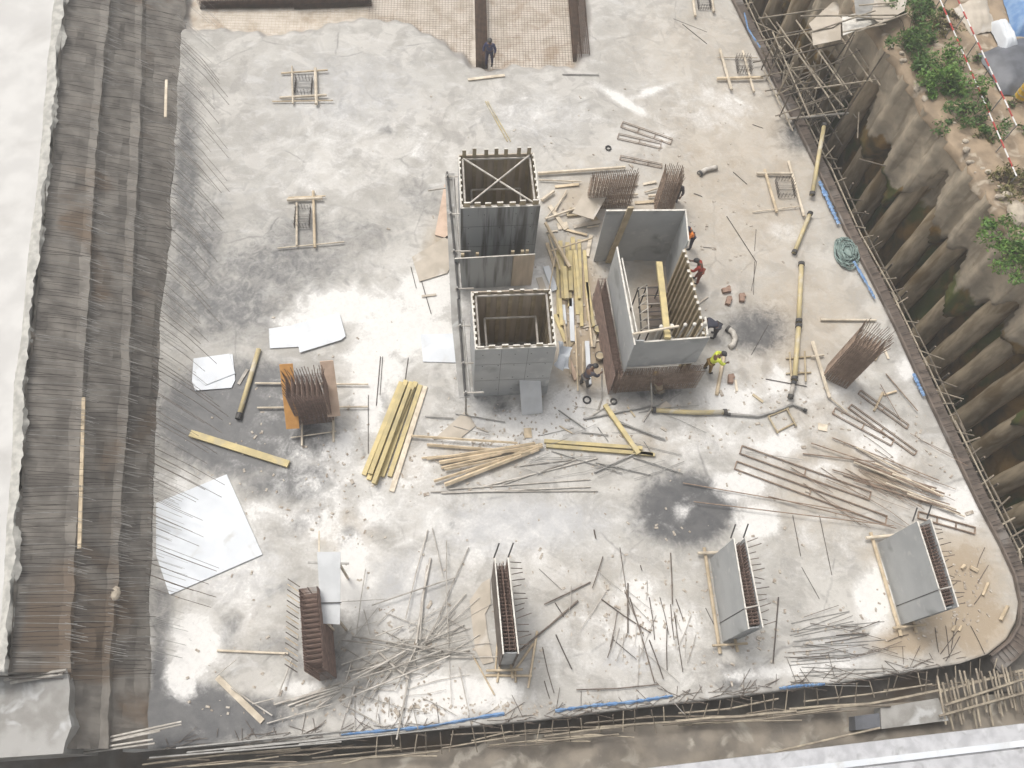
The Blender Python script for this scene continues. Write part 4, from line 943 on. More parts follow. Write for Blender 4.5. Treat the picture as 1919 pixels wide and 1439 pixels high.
poles('scaffold_tube', 'grey tube scattered on the slab between the timber heap and core shutter', 'tube', 'scattered tubes in front of the core shutter', z5([(1360,915,1740,840,.05),(1220,865,1370,970,.035),(1560,935,1820,1030,.05),(470,900,630,910,.03),(640,885,920,932,.03),(1350,990,1500,1005,.03),(1180,1095,1580,1220,.025),(1640,1130,1919,1220,.03),(1430,1160,1740,1230,.03),(1420,1215,1650,1110,.04),(1440,960,1500,1040,.02),(1700,1040,1740,1100,.02),(1500,900,1640,960,.02)]), .02, STEEL, .03, zj=.04)
# timber between the shafts and the core shutter
beams('formwork_beam', 'yellow beam in the messy heap between the shafts and the core shutter', 'beam', 'yellow beams heaped between the shafts', [(1050,452,1056,560,.2),(1063,455,1068,575,.2),(1073,445,1083,590,.2),(1085,450,1090,612,.16),(1045,470,1046,590,.14),(1095,470,1104,600,.16),(1068,470,1070,545,.2,.16),(1040,590,1060,640,.16),(1057,500,1062,560,.2,.3),(1078,470,1086,560,.14,.17),(1100,530,1112,612,.15),(1049,560,1053,610,.16,.17)], YEL)
poles('timber_pole', 'pale pole thrown on the heap between the shafts and the core shutter', 'pole', 'pale poles on the heap between the shafts', [(1022,418,1068,500,.09),(1032,470,1110,446,.05),(1028,440,1050,505,.05),(1078,610,1083,732,.04),(1100,560,1110,650,.05),(1057,600,1070,700,.05),(1093,640,1092,705,.04),(1040,480,1030,540,.03)], .35, TIMB, .06, zj=.12)
beams('white_plank', 'white ended plank at the near end of the heap beside the near shaft', 'plank', 'white planks beside the near shaft', [(1054,572,1057,608,.24),(1070,560,1073,640,.2),(1023,500,1040,545,.3),(1100,640,1104,720,.2)], WHITE)
beams('timber_plank', 'tan plank leaning at the foot of the near shaft corner', 'plank', None, [(1063,668,1080,712,.2)], PINKP)
poles('timber_pole', 'long pale pole lying by the far shaft and the wall bars', 'pole', 'poles between the far shaft and the wall bars', [(1008,325,1172,313,.09),(1010,337,1090,340,.04),(1015,375,1038,358,.09),(1137,367,1195,364,.07),(1022,410,1090,386,.06),(1022,410,1062,362,.035),(1100,426,1122,423,.04),(1215,367,1236,366,.08),(1208,360,1235,352,.05),(1040,395,1062,356,.04)], .03, TIMBP, .06, zj=.06)
m = MB(); 
for a_, b__ in (((1062,402),(1070,390)),((1070,390),(1088,402)),((1088,402),(1062,404))): m.beam(W(*a_,.1), W(*b__,.1), .1, .08)
o = m.build('timber_bracket', STUD, origin=W(1073,400,.05)); tag(o, 'small triangular timber bracket beside the buff boards', 'bracket')
poles('timber_pole', 'pale yellow strip lying out beyond the far shaft', 'pole', 'strips beyond the far shaft', [(910,190,951,265,.035),(914,190,957,265,.03)], .02, YELP, .03, n=4)
o = MB().beam(W(877,149,.05), W(946,141,.05), .16, .06).build('timber_plank', TIMBP, origin=W(911,145,0)); tag(o, 'pale plank lying at the lip of the far pit', 'plank')
poles('scaffold_tube', 'thin tube lying on the bare slab past the far pit corner', 'tube', None, [(1054,139,1122,140,.035)], .02, STEEL)
poles('timber_pole', 'pale pole lying flat beyond the tall bare cage', 'pole', None, [(1538,599,1642,600,.07)], .02, TIMBP)
poles('timber_pole', 'pale pole standing on end near the worker in yellow', 'pole', None, [(1357,665,1343,740,.09)], .02, TIMB)
poles('timber_pole', 'pale pole lying by the foot of the tall bare cage', 'pole', 'poles at the tall bare cage', [(1523,640,1555,745,.09),(1555,745,1588,772,.04),(1544,665,1520,668,.06)], .1, TIMBP, .07)
poles('timber_batten', 'short pale batten dropped on the slab near the edge form', 'batten', 'short battens near the edge form', [(1655,735,1638,770,.06),(1656,740,1680,733,.06),(1640,675,1655,650,.05)], .02, TIMB, .06)
poles('timber_pole', 'pale pole lying beside the red brown column cage', 'pole', None, z1([(1220,780,1620,797,.05)]), .02, TIMBP)
o = MB().beam(W(407,1269,.05), W(492,1352,.05), .22, .06).build('timber_plank', TIMBP, origin=W(450,1310,0)); tag(o, 'weathered tan plank lying aslant near the bottom edge of the slab', 'plank')
poles('timber_pole', 'pale prop leaning beside the narrow column shutter', 'pole', 'props beside the narrow column shutter', z2([(1100,670,1050,990,.05),(1080,740,975,890,.05),(880,690,865,900,.04),(890,860,875,960,.05),(975,880,980,960,.05),(740,810,860,1030,.035),(810,920,1070,922,.05)]), .02, TIMB, .04)

# ------------------------------------------------------------------ pump pipeline
def pipe(segs, label, group=None):
    for s_ in segs:
        pts = [W(x,y,z) for x,y,z in s_[0]]; r = s_[1]
        t_ = thing('pump_pipe', (pts[0]+pts[-1])/2, s_[2] if len(s_) > 2 else label, 'pipe', group if len(s_) < 3 else None)
        MB().tube(pts, r, 10).build('tube', s_[3] if len(s_) > 3 else YELP, t_, smooth=True)
        for a, b in ((pts[0],pts[1]),(pts[-1],pts[-2])):
            d = (b-a).normalized(); MB().tube([a, a+d*.16], r*1.35, 10).build('coupling', DKSTEEL, t_)
pipe([([(1545,232,.9),(1533,300,.6),(1522,365,.3)], .11, 'yellow pump pipe coming down over the slab edge'),
      ([(1519,398,.25),(1488,474,.2)], .10, 'pale yellow pump pipe beside the starter bars at the slab edge'),
      ([(1502,492,.2),(1497,604,.2)], .12, 'straight yellow pump pipe length running away from the shafts'),
      ([(1497,608,.2),(1489,712,.25)], .12, 'straight yellow pump pipe length resting on a small timber crib'),
      ([(1488,715,.25),(1481,746,.2)], .10, 'short end length of pump pipe past the timber crib', PALEBAR),
      ([(1222,768,.15),(1300,773,.15),(1362,772,.15)], .11, 'yellow pump pipe lying below the core shutter'),
      ([(1362,776,.12),(1420,780,.12),(1450,772,.12),(1485,757,.12),(1512,770,.12)], .06, 'dark bent hose lying from the pump pipe to a crib', STEEL)], '')
for pts_, lb in (([(1310,326),(1322,318),(1335,315),(1344,314)], 'pale pipe elbow lying alone on the bare slab'), ([(1362,614),(1373,622),(1378,634),(1374,646),(1367,650)], 'pale pipe elbow lying beside the bending worker')):
    t_ = thing('pipe_elbow', W(*pts_[1]), lb, 'pipe elbow'); P_ = [W(x,y,.12) for x,y in pts_]
    MB().tube(P_, .13, 10).build('tube', PALEBAR, t_, smooth=True)
    MB().tube([P_[0], P_[0]+(P_[1]-P_[0]).normalized()*.12], .16, 10).build('coupling', DKSTEEL, t_)
for lst, lb in (([(1473,672,1520,668),(1473,700,1520,698),(1480,660,1484,720),(1508,658,1510,715)], 'small timber crib carrying the yellow pump pipe'), ([(1440,780,1478,765),(1455,810,1490,792),(1440,780,1458,812),(1474,765,1492,798)], 'small timber crib beside the bent hose end')):
    t_ = thing('timber_crib', W((lst[0][0]+lst[1][2])/2, (lst[0][1]+lst[1][1])/2), lb, 'crib')
    for i, (x0,y0,x1,y1) in enumerate(lst): MB().tube([W(x0,y0,.06+.09*(i//2)), W(x1,y1,.06+.09*(i//2))], .045, 7).build('timber', STUD, t_)
poles('timber_pole', 'pale dusty pole lying in the rusty bundle near the slab corner', 'pole', 'pale poles in the rusty bundle', [(1605,838,1690,882,.05),(1600,866,1742,922,.05),(1640,868,1768,930,.06),(1660,905,1792,955,.045),(1672,888,1752,918,.06),(1700,925,1808,968,.045)], .15, TIMBP, .05)
# guard frame lying near the bars
fr = thing('tube_trestle', W(1175,730,0), 'pale tube frame standing in front of the core shutter bars', 'frame')
for (a_, b__) in (((1143,692,1.1),(1220,703,1.1)),((1220,703,1.1),(1222,765,.05)),((1128,690,1.1),(1128,748,.05)),((1128,748,.05),(1120,770,.05)),((1222,765,.05),(1205,790,.05)),((1100,785,.05),(1150,752,.05))):
    MB().tube([W(*a_), W(*b__)], .04, 6).build('tube', PALEBAR, fr)

# ------------------------------------------------------------------ flat ladders of stirrups, rings, bricks, drums
def ladder(p, q, w, n_, label, group=None, material=RUST, r=.016, z=.03):
    a, b = W(*p, z), W(*q, z); d = (b-a); s_ = d.cross(Vector((0,0,1))).normalized()*w/2; t_ = thing('stirrup_cage', (a+b)/2, label, 'rebar cage', group)
    m = MB()
    for o_ in (-1,1):
        for zz in (0,.09): m.tube([a+s_*o_+Vector((0,0,zz)), b+s_*o_+Vector((0,0,zz))], r, 5)
    m.build('long_bars', material, t_)
    m = MB()
    for i in range(n_):
        c_ = a.lerp(b, i/(n_-1)); U_ = Vector((0,0,.09)); m.tube([c_-s_, c_+s_, c_+s_+U_, c_-s_+U_, c_-s_], r*.9, 5)
    m.build('stirrups', material, t_); return t_
ladder((1165,234),(1258,266), .35, 4, 'brown stirrup cage lying farthest from the core shutter on the bare slab')
ladder((1158,256),(1238,274), .32, 3, 'brown stirrup cage lying second beside its longer neighbour on the bare slab')
ladder((1162,296),(1240,312), .22, 4, 'flat brown stirrup cage lying closest behind the upright column cage')
ladder((1388,843),(1630,930), .40, 3, 'long brown stirrup cage lying with its open end near the pale patch', r=.018)
ladder((1378,872),(1660,975), .38, 3, 'longest brown stirrup cage lying below its twin on the slab', r=.018)
ladder((1562,770),(1672,830), .34, 3, 'short brown stirrup cage lying below the tall bare cage', r=.018)
ladder((1592,762),(1715,850), .25, 3, 'thin brown stirrup cage lying closest to the edge form', r=.02)
ladder((1610,735),(1700,800), .22, 3, 'narrow stirrup cage lying just under the tall bare cage', r=.018)
ladder((1720,965),(1826,995), .3, 4, 'stirrup cage lying past the corner column shutter', r=.02)
poles('steel_bar', 'rusty bar in the long bundle running towards the slab corner', 'rebar', 'long rusty bars near the slab corner', [(1505,850,1640,865,.03),(1520,830,1700,890,.03),(1560,820,1760,900,.03),(1600,862,1770,925,.045),(1610,872,1755,915,.045),(1560,880,1780,945,.03),(1580,890,1790,960,.03),(1680,895,1762,930,.05),(1670,885,1745,915,.05),(1690,920,1800,962,.03),(1600,900,1770,950,.03),(1660,700,1720,770,.03),(1650,720,1690,790,.02),(1280,905,1600,960,.025),(1300,940,1675,985,.025),(1440,930,1680,990,.025)], .05, RUST, .03, zj=.15)
for (x,y,R_,lb) in ((1140,277,.13,'black rubber ring lying alone on the bare slab'),(1100,749,.16,'dark hose ring lying in front of the near shaft'),(1150,752,.13,'small dark ring beside the pale tube frame')):
    o = MB().torus((0,0,0), R_, .04, 16, 6).build('rubber_ring', RUBBER if x != 1150 else DKSTEEL, smooth=True, origin=None); o.location = W(x,y,.05); tag(o, lb, 'ring')
BRICK = mat('red_brick', (.33,.22,.165), (.24,.16,.12), rough=.9, scale=6)
for (x,y,a_,lb) in ((1360,546,10,'red brick block lying beyond two others on the bare slab'),(1364,566,70,'red brick block lying below the first on the bare slab'),(1389,560,85,'red brick pair standing apart on the bare slab'),(1368,712,80,'reddish block lying beside the yellow worker')):
    m = MB().box((0,0,.1), (.42,.24,.2), rad(a_)); m.box((.12,.16,.08), (.22,.14,.15), rad(a_+25)); o = m.build('brick_block', BRICK, bevel=.015); o.location = W(x,y,0); tag(o, lb, 'brick')
for (x,y,c_,lb) in ((1119,622,YELP,'round tan bucket beside the core shutter bars'),(1118,560,DKSTEEL,'dark tool clutter beside the core shutter bars'),(1122,672,STUD,'brown bucket near the worker in dark clothes')):
    t_ = thing('bucket', W(x,y), lb, 'bucket'); b0 = W(x,y)
    MB().tube([b0+Vector((0,0,.01)), b0+Vector((0,0,.32))], .15, 12, r2=.2).build('pail', c_, t_, smooth=False)
    MB().torus(b0+Vector((0,0,.32)), .2, .02, 14, 5).build('rim', DKSTEEL, t_)
    MB().torus(b0+Vector((.02,0,.3)), .19, .012, 14, 4, tilt=Matrix.Rotation(rad(60),3,'X')).build('handle', STEEL, t_)
# net heap
m = MB(); c_ = W(1585,476,0); nn = 16
for k_ in range(26):
    a0 = random.uniform(0,6.28); pts = []
    R_ = random.uniform(.3,.85)
    for i in range(10):
        a_ = a0+i*random.uniform(.3,.55); pts.append(c_+Vector((R_*.75*math.cos(a_), R_*1.15*math.sin(a_), .08+.3*max(0,1-R_)*random.uniform(.7,1.2)+.06*math.sin(i*2+k_))))
    m.tube(pts, .028, 4)
m.ball(c_, .6, 14, 6, (.8,1.2,.35), 0.0)
o = m.build('safety_net', NET, origin=c_, smooth=True); tag(o, 'heap of pale green netting by the edge form', 'net')
# blue strips
def strip(pts, w, z, label, seed):
    P_ = [W(x,y,z) for x,y in pl(pts, 40)]; m = MB(); vs = []
    rr = random.Random(seed)
    for i, p in enumerate(P_):
        d = (P_[min(i+1,39)]-P_[max(i-1,0)]).normalized(); s_ = Vector((-d.y,d.x,0)); ww = w*(.5+.8*rr.random())
        vs += [p-s_*ww+Vector((0,0,.02*rr.random())), p+Vector((0,0,.06+.05*rr.random())), p+s_*ww+Vector((0,0,.02*rr.random()))]
    fs = []
    for i in range(39): fs += [(3*i,3*i+1,3*i+4,3*i+3),(3*i+1,3*i+2,3*i+5,3*i+4)]
    m.add(vs, fs); o = m.build('blue_tarp_strip', BLUE, origin=P_[20]); tag(o, label, 'tarp strip')
strip([(1536,340),(1556,385),(1572,420)], .12, .18, 'wider blue strip of plastic on the edge form near the starter bars', 1)
strip([(1600,490),(1618,520),(1640,560)], .07, .18, 'thin blue strip of plastic on the edge form by the netting', 2)
strip([(1712,700),(1722,722),(1732,742)], .09, .18, 'short blue strip of plastic on the edge form past the tall cage', 3)
strip([(1395,25),(1402,55),(1425,90)], .05, .18, 'short blue strip of plastic on the edge form near the top edge', 6)
strip([(640,1377),(800,1362),(905,1343),(945,1337)], .06, .05, 'long blue strip of plastic along the bottom edge of the slab', 4)
strip([(1040,1332),(1110,1322),(1180,1316),(1260,1304)], .06, .05, 'bright blue strip of plastic along the middle of the bottom slab edge', 5)
strip([(1460,1290),(1500,1285),(1545,1282)], .06, .05, 'pale blue strip of plastic near the steel mat at the bottom edge', 7)

# ------------------------------------------------------------------ loose bars
poles('steel_bar', 'grey bar in the tangled heap beside the red brown column cage', 'rebar', 'tangled bars beside the red brown cage', z2([(135,320,85,680,.02),(485,100,360,600,.025),(500,260,420,740,.05),(480,300,440,720,.03),(510,90,570,360,.02),(590,160,600,740,.02),(715,200,510,680,.025),(700,460,470,720,.025),(635,370,170,525,.03),(0,505,250,490,.015),(690,635,450,740,.03),(700,715,410,790,.03),(720,775,350,850,.03),(60,700,750,800,.035),(0,720,400,780,.035),(380,770,0,980,.04),(560,780,0,965,.035),(610,810,0,1060,.035),(200,780,380,940,.05),(380,900,310,1280,.04),(75,980,30,1130,.05),(0,1080,230,1205,.03),(660,870,720,1150,.02),(400,780,415,870,.03),(200,830,100,1110,.02),(280,900,150,1060,.03),(210,1030,195,1165,.02),(270,1040,265,1155,.02),(125,550,160,690,.02),(350,640,190,700,.03),(340,800,60,920,.035),(340,650,270,700,.02),(300,740,560,790,.03),(20,900,300,850,.03),(430,740,300,1000,.03),(0,860,350,740,.025),(60,830,20,960,.03),(400,1080,430,1220,.02),(75,1060,75,1220,.015),(600,600,620,1090,.012)])+z1([(1540,1085,1919,960,.04),(1620,1090,1919,990,.04),(1500,1190,1870,1080,.025),(1420,1080,1540,1050,.025),(1780,1100,1919,1000,.04),(1640,830,1560,1040,.035),(1300,990,1530,1145,.03),(1215,925,1330,830,.02),(1640,1060,1900,985,.05),(1660,1095,1900,1010,.045)]), .02, PALEBAR, .03, jit_=.015, zj=.25)
poles('steel_bar', 'dull bar scattered on the pale slab below the dark ring stain', 'rebar', 'scattered bars below the dark ring stain', z2([(1470,250,1410,430,.02),(1400,395,1140,520,.03),(1330,500,1000,780,.04),(1205,690,1295,885,.025),(1200,510,1250,590,.02),(1130,760,1195,1020,.018),(1565,200,1620,580,.015),(1460,490,1740,680,.025),(1610,400,1610,680,.03),(1730,480,1760,720,.02),(1850,230,1860,520,.025),(1850,520,1870,720,.02),(1620,480,1760,960,.025),(1730,720,1810,940,.025),(1870,560,1919,900,.02),(1830,650,1830,890,.02),(1790,480,1840,690,.015),(1880,490,1919,600,.02),(1530,700,1495,820,.02),(1320,1000,1780,970,.025),(1140,950,1170,1050,.02),(1530,720,1660,830,.015),(1110,320,1240,440,.01),(1420,100,1430,150,.03),(1680,300,1690,330,.02),(1590,440,1700,700,.015),(1550,560,1510,760,.015)]), .02, REBAR, .02, jit_=.02, zj=.08)
poles('steel_bar', 'dull bar in the loose mat of bars between the two corner columns', 'rebar', 'loose mat of bars between the corner columns', z3([(600+random.uniform(0,90),640+i*17+random.uniform(-14,14),1080+random.uniform(-160,70),560+i*22+random.uniform(-22,22),.014) for i in range(20)]), .02, STEEL, .014, jit_=.01)
poles('steel_bar', 'thin dark bar lying along the crack between the corner columns', 'rebar', 'thin bars between the corner columns', z3([(620,20,665,250,.015),(670,310,770,490,.012),(770,20,840,355,.015),(540,480,510,850,.03),(130,540,190,660,.015)]), .02, REBAR_D, .015)
poles('steel_bar', 'thin dark bar dropped on the bare slab between core shutter and edge form', 'rebar', 'thin bars on the bare far slab', [(1279,45,1325,82,.018),(1362,405,1417,490,.02),(1374,322,1400,345,.018),(1414,490,1412,552,.012),(1418,490,1408,545,.012),(1318,463,1342,465,.014),(1300,362,1316,368,.018),(1262,35,1325,60,.01),(1440,608,1408,665,.012),(1417,430,1414,470,.014),(1435,710,1512,724,.02),(1410,233,1430,240,.014)], .01, REBAR_D, .015)
poles('steel_bar', 'upright looking thin bar lying on the white stain by the beam stack', 'rebar', 'thin bars on the white stain', [(713,668,705,760,.018),(717,668,712,740,.014),(765,670,755,745,.018),(690,740,690,850,.014),(788,520,808,588,.02),(770,500,780,540,.016)], .02, REBAR_D, .016)
poles('steel_bar', 'thin bar on the brown stain of the slab corner', 'rebar', 'thin bars on the brown corner stain', z3([(1660,400,1720,300,.014),(1540,600,1510,780,.014),(1480,640,1500,820,.014),(1570,640,1450,800,.014),(1420,650,1440,790,.014),(1620,640,1700,800,.014),(1700,430,1640,520,.014),(1560,700,1480,840,.014),(1700,200,1650,330,.012)]), .02, REBAR_D, .014, jit_=.03)
scr = z3([(1690,470,1720,400,.07),(1660,330,1620,310,.09),(1590,300,1570,320,.08),(1790,610,1830,530,.09),(1520,670,1535,640,.07),(1555,670,1570,640,.06)])
poles('wood_offcut', 'short pale wood offcut on the brown stain of the slab corner', 'offcut', 'wood offcuts on the brown corner stain', scr, .02, TIMB, .07, n=4)

def scatter(label, group, n_, cx_, cy_, sx_, sy_, a0, a1, l0, l1, material, r_=.012):
    poles('steel_bar', label, 'rebar', group, [(lambda x, y, a, l: (x, y, x+l*math.cos(a), y+l*math.sin(a), r_*random.uniform(.8,1.5)))(random.gauss(cx_,sx_), random.gauss(cy_,sy_), random.uniform(a0,a1), random.uniform(l0,l1)) for _ in range(n_)], .02, material, .012, jit_=.03, zj=.1)
scatter('fine pale bar in the dense litter around the tangled heap', 'fine bars around the tangled heap', 46, 740, 1230, 70, 45, -1.2, .5, 40, 150, PALEBAR)
scatter('fine dark bar strewn below the dark ring stain', 'fine bars below the dark ring stain', 20, 1210, 1150, 80, 50, .6, 2.2, 30, 100, PALEBAR)
scatter('fine bar in the litter in front of the shafts', 'fine bars in front of the shafts', 24, 1050, 850, 120, 40, -.5, .5, 40, 120, STEEL)
scatter('fine tan bar in the long rusty bundle near the slab corner', 'fine bars of the long rusty bundle', 26, 1620, 870, 60, 30, .35, .65, 60, 150, RUST)
scatter('fine bar littering the slab between the corner columns', 'fine bars between the corner columns', 22, 1560, 1210, 60, 35, -.4, .3, 40, 110, REBAR)
# ------------------------------------------------------------------ bottom edge: gap, poles, soil strip, slat fence, ledge
def edge_y(x): return float(np.interp(x, [p[0] for p in BOTTOM[:9]], [p[1] for p in BOTTOM[:9]]))
sheet('raised_gap_floor', lambda a, b: W(-200+2300*a, edge_y(-200+2300*a)-20+90*b, -2.0+.2*hsh(a*60,b*4)), 120, 8, BANK)  # floor added high in the gap so that light reaches it
sheet('soil_bank', lambda a, b: (lambda x: W(x, (1455-.088*x+ (22 if x < 900 else 10)+12*0)*(1-b)+1700*b, -.9+.25*hsh(x*.02, b*9)+.4*b))(-400+2800*a), 120, 26, EARTH2)
bt = thing('edge_rail', W(1000,1385,-.3), 'bamboo rail along the dark gap at the bottom edge of the slab', 'scaffold')
for (x0,y0,x1,y1,r) in z3([(-40,1178,350,1150,.05),(330,1150,640,1120,.05),(600,1110,1050,1080,.05),(1050,1080,1460,1000,.05),(1440,1015,1919,890,.06),(520,1350,1110,1215,.04),(640,1130,1020,1085,.04)])+z2([(100,1385,550,1345,.035),(560,1330,1000,1260,.03),(1140,1262,1600,1205,.04),(1430,1212,1919,1178,.045),(0,1420,200,1370,.03),(1100,1300,1560,1250,.03),(-400,1440,100,1385,.03),(730,1288,950,1235,.03)]):
    MB().tube([W(x0,y0,-.2), W((x0+x1)/2,(y0+y1)/2+random.uniform(-2,2),-.15), W(x1,y1,-.2)], r, 6).build('rail_pole', BAMB, bt)
for i in range(34):
    x = random.uniform(250,1700); y = edge_y(x)+random.uniform(6,48); l = random.uniform(80,300)
    MB().tube([W(x,y,-.5+.4*random.random()), W(x+l/2,y-.088*l/2+random.uniform(-5,5),-.2), W(x+l,y-.088*l+random.uniform(-12,12),-.4+.3*random.random())], random.uniform(.018,.04), 5).build('loose_pole', BAMB if random.random() < .45 else BAMBD, bt)
for i in range(46):
    x = 700+i*26+random.uniform(-8,8); y = edge_y(x)
    MB().tube([W(x,y+random.uniform(2,8),.1), W(x+random.uniform(-10,10), y+random.uniform(26,52), -.25)], .022, 5).build('cross_pole', BAMBD if i % 3 else BAMB, bt)
m = MB()
for i in range(230):
    x = random.uniform(300,1800); y = edge_y(x)+random.uniform(-16,6); p = W(x,y,.04); a_ = random.uniform(-.3,.5) if random.random() < .6 else random.uniform(0,3.1)
    q = p+Vector((math.cos(a_), math.sin(a_), random.uniform(0,.07)))*random.uniform(.25,1.0); m.tube([p,q], .010, 4, caps=False)
o = m.build('edge_rebar_ends', REBAR, origin=W(1000,1350,0)); tag(o, kind='stuff')
# bottom edge long bars
for lst in ([(330,1402,660,1368),(350,1410,700,1375),(280,1420,640,1390),(420,1405,760,1370),(560,1395,860,1362)],):
    poles('steel_bar', 'long grey bar lying along the bottom edge of the slab near the dark corner', 'rebar', 'long bars along the bottom slab edge', lst, .05, STEEL, .035, zj=.05)
ft = thing('slat_fence', W(1850,1310,-.3), 'bamboo slat fence lying across the gap at the bottom right corner', 'fence')
for i in range(44):
    x = 1765+i*8+random.uniform(-2,2); y0 = 1310-.155*(x-1765)-36+random.uniform(-14,10); 
    MB().beam(W(x-8,y0,.0), W(x+10+random.uniform(-3,3), y0+90-.06*(x-1765)+random.uniform(-8,8), -.35), .075, .03).build('slat', BAMB if random.random() < .7 else BAMBD, ft)
for a_ in ((1760,1342,1950,1290),(1770,1322,1950,1262)): MB().tube([W(a_[0],a_[1],-.05), W(a_[2],a_[3],-.02)], .05, 6).build('rail_pole', BAMB, ft)
hb = thing('inspection_chamber', W(1650,1345,-.6), 'grey concrete chamber cover with a dark block for its opening beside the slat fence', 'chamber')
m = MB().prism([W(x,y,-.3) for x,y in [(1650,1326),(1758,1308),(1778,1350),(1652,1366)]], -1.2, -.3); m.build('cover_slab', CONC, hb)
m = MB().prism([W(x,y,-.34) for x,y in [(1602,1342),(1648,1336),(1650,1364),(1604,1368)]], -1.2, -.34); m.build('opening', GREYT, hb)  # solid block, the darkness inside the opening is put into its colour
lg = thing('parapet_ledge', W(1500,1420,2.4), 'pale painted ledge of the building below the camera at the bottom right', 'ledge')
LW = mat('ledge_concrete', (.50,.50,.51), (.38,.38,.39), c3=(.28,.28,.28), s3=1.5, t3=(.56,.7), c4=(.56,.56,.57), s4=1.5, t4=(.5,.75), scale=2, bump=.3)
def ledge(ya, yb, z, x0=600, dz=.5): return [W(x0, ya+.119*(1279-x0), z), W(2100, ya+.119*(1279-2100), z), W(2100, yb+.119*(1279-2100), z), W(x0, yb+.119*(1279-x0), z)]
MB().prism(ledge(1432,1478,2.4), 1.6, 2.4).build('outer_band', LW, lg)
MB().prism(ledge(1463,1475,2.5), 2.402, 2.5).build('white_strip', WHITE, lg)
MB().prism(ledge(1478.5,1800,2.46), 1.6, 2.46).build('inner_band', LW, lg)

# ------------------------------------------------------------------ street side
def bush(c, R_, n_, label, lm, name='bush', sq=(1,1,.8), leaf=.10):
    t_ = thing(name, c, label, 'bush'); m = MB(); st_ = MB(); rr = random.Random(int(c.x*100))
    cl = [(Vector((rr.gauss(0,.62)*sq[0], rr.gauss(0,.62)*sq[1], abs(rr.gauss(.3,.35))*sq[2]))*R_, rr.uniform(.12,.45)*R_) for _ in range(22)]
    for p, _ in cl: st_.tube([c+Vector((0,0,-.1)), c+p*.5+Vector((0,0,.1)), c+p], .03, 4, r2=.01)
    for _ in range(n_):
        p, r = rr.choice(cl); d = Vector((rr.gauss(0,1), rr.gauss(0,1), rr.gauss(0,.8))); d = d.normalized()*r*rr.random()**.4*(1 if rr.random() < .85 else 1.5)
        q = c+p+d; l = leaf*rr.uniform(.6,1.3)
        a = Vector((rr.gauss(0,1), rr.gauss(0,1), rr.gauss(.2,.6))).normalized(); b = a.cross(Vector((rr.gauss(0,1),rr.gauss(0,1),rr.gauss(0,1)))).normalized()
        m.add([q-a*l, q+b*l*.38, q+a*l, q-b*l*.38], [(0,1,2,3)])
    m.build('foliage', lm, t_); st_.build('stems', STEM, t_); return t_
bush(W(1702,70,4.8), 1.3, 3000, 'dark green bush at the wall top beside the scaffold tower', LEAF, sq=(.9,1.5,.8))
bush(W(1725,15,4.8), .8, 900, 'small dark green bush at the top edge above the scaffold tower', LEAF)
bush(W(1785,160,4.8), 1.3, 3400, 'large leafy green bush on top of the pile wall', LEAF2, sq=(1,1.3,.8))
bush(W(1812,222,4.6), 1.0, 2000, 'green bush sprawling below the large leafy bush on the wall top', LEAF, sq=(1,1,.8))
bush(W(1835,262,4.5), .5, 450, 'yellowing small bush hanging over the pile wall', DRYL)
bush(W(1893,470,4.6), 1.1, 2300, 'bright green bush at the right edge of the wall top', LEAF2)
bush(W(1880,345,4.7), .75, 700, 'dry olive bush between the white rock and the rail', DRYL)
for i in range(46):
    p = wl(random.uniform(-4,22), random.uniform(.1,5.5)**1.0, 4.78)
    k_ = random.random()
    if k_ < .5:
        m = MB(); m.ball((0,0,0), random.uniform(.07,.22), 7, 5, (random.uniform(.8,1.5),1,.6)); o = m.build('loose_stone', ROCK); o.location = p; tag(o, 'pale stone lying on the soil strip along the wall top', 'stone', 'stones on the street soil')
    else:
        bush(p, random.uniform(.12,.34), 110, 'low weed growing on the soil strip along the wall top', DRYL if k_ < .75 else LEAF, name='weed', leaf=.07)['group'] = 'weeds on the street soil'
bush(W(1760,50,4.8), .6, 350, 'dry scrub on the bare soil of the street', DRYL)
t_ = thing('aloe_plant', W(1806,297,4.1), 'pale spiky aloe growing out of the pile wall', 'plant'); m = MB()
for i in range(26):
    a_ = i*2.4; el = random.uniform(.1,1.1); d = Vector((math.cos(a_)*math.cos(el), math.sin(a_)*math.cos(el), math.sin(el))); c_ = W(1806,297,4.1)
    m.tube([c_, c_+d*.3, c_+d*.62+Vector((0,0,-.06))], [.05,.045,.008], 4)
m.build('leaves', ALOE, t_)
MB().tube([W(1806,297,3.6), W(1806,297,4.1)], .07, 6).build('stem', STEM, t_)
o = MB().ball((0,0,0), .55, 9, 6, (.8,1.3,.6)).build('pale_rock', ROCK, smooth=False); o.location = W(1906,400,4.9); tag(o, 'large pale rock at the wall top by the right edge', 'rock')
def barrier(pa, pb, h, label, material, striped):
    """rails of red and white tube on short posts"""
    a, b = W(*pa, 4.85+h), W(*pb, 4.85+h); n_ = max(2, int((b-a).length/1.6)); t_ = thing('barrier_rail', (a+b)/2-Vector((0,0,h)), label, 'barrier')
    L_ = (b-a).length; k_ = int(L_/.5); mr, mw = MB(), MB()
    for i in range(k_):
        p, q = a.lerp(b, i/k_), a.lerp(b, (i+1)/k_); 
        if i % 2: MB().tube([p,q], .036, 6).build('red_band', RPNT, t_)
    MB().tube([a,b], .032, 6).build('rail', WPNT, t_)
    for i in range(n_+1):
        p = a.lerp(b, i/n_); MB().tube([Vector((p.x,p.y,4.6)), p], .03, 6).build('post', STEEL, t_)
WPNT = mat('white_paint', (.80,.79,.77), (.68,.66,.63), rough=.5, scale=5); RPNT = mat('red_paint', (.50,.06,.05), (.35,.06,.05), rough=.5, scale=5)
barrier((1786,-20),(1905,235), .9, 'red and white striped rail nearest the tarpaulins', None, True)
barrier((1762,0),(1905,330), .45, 'red and white striped rail nearest the bushes', None, True)
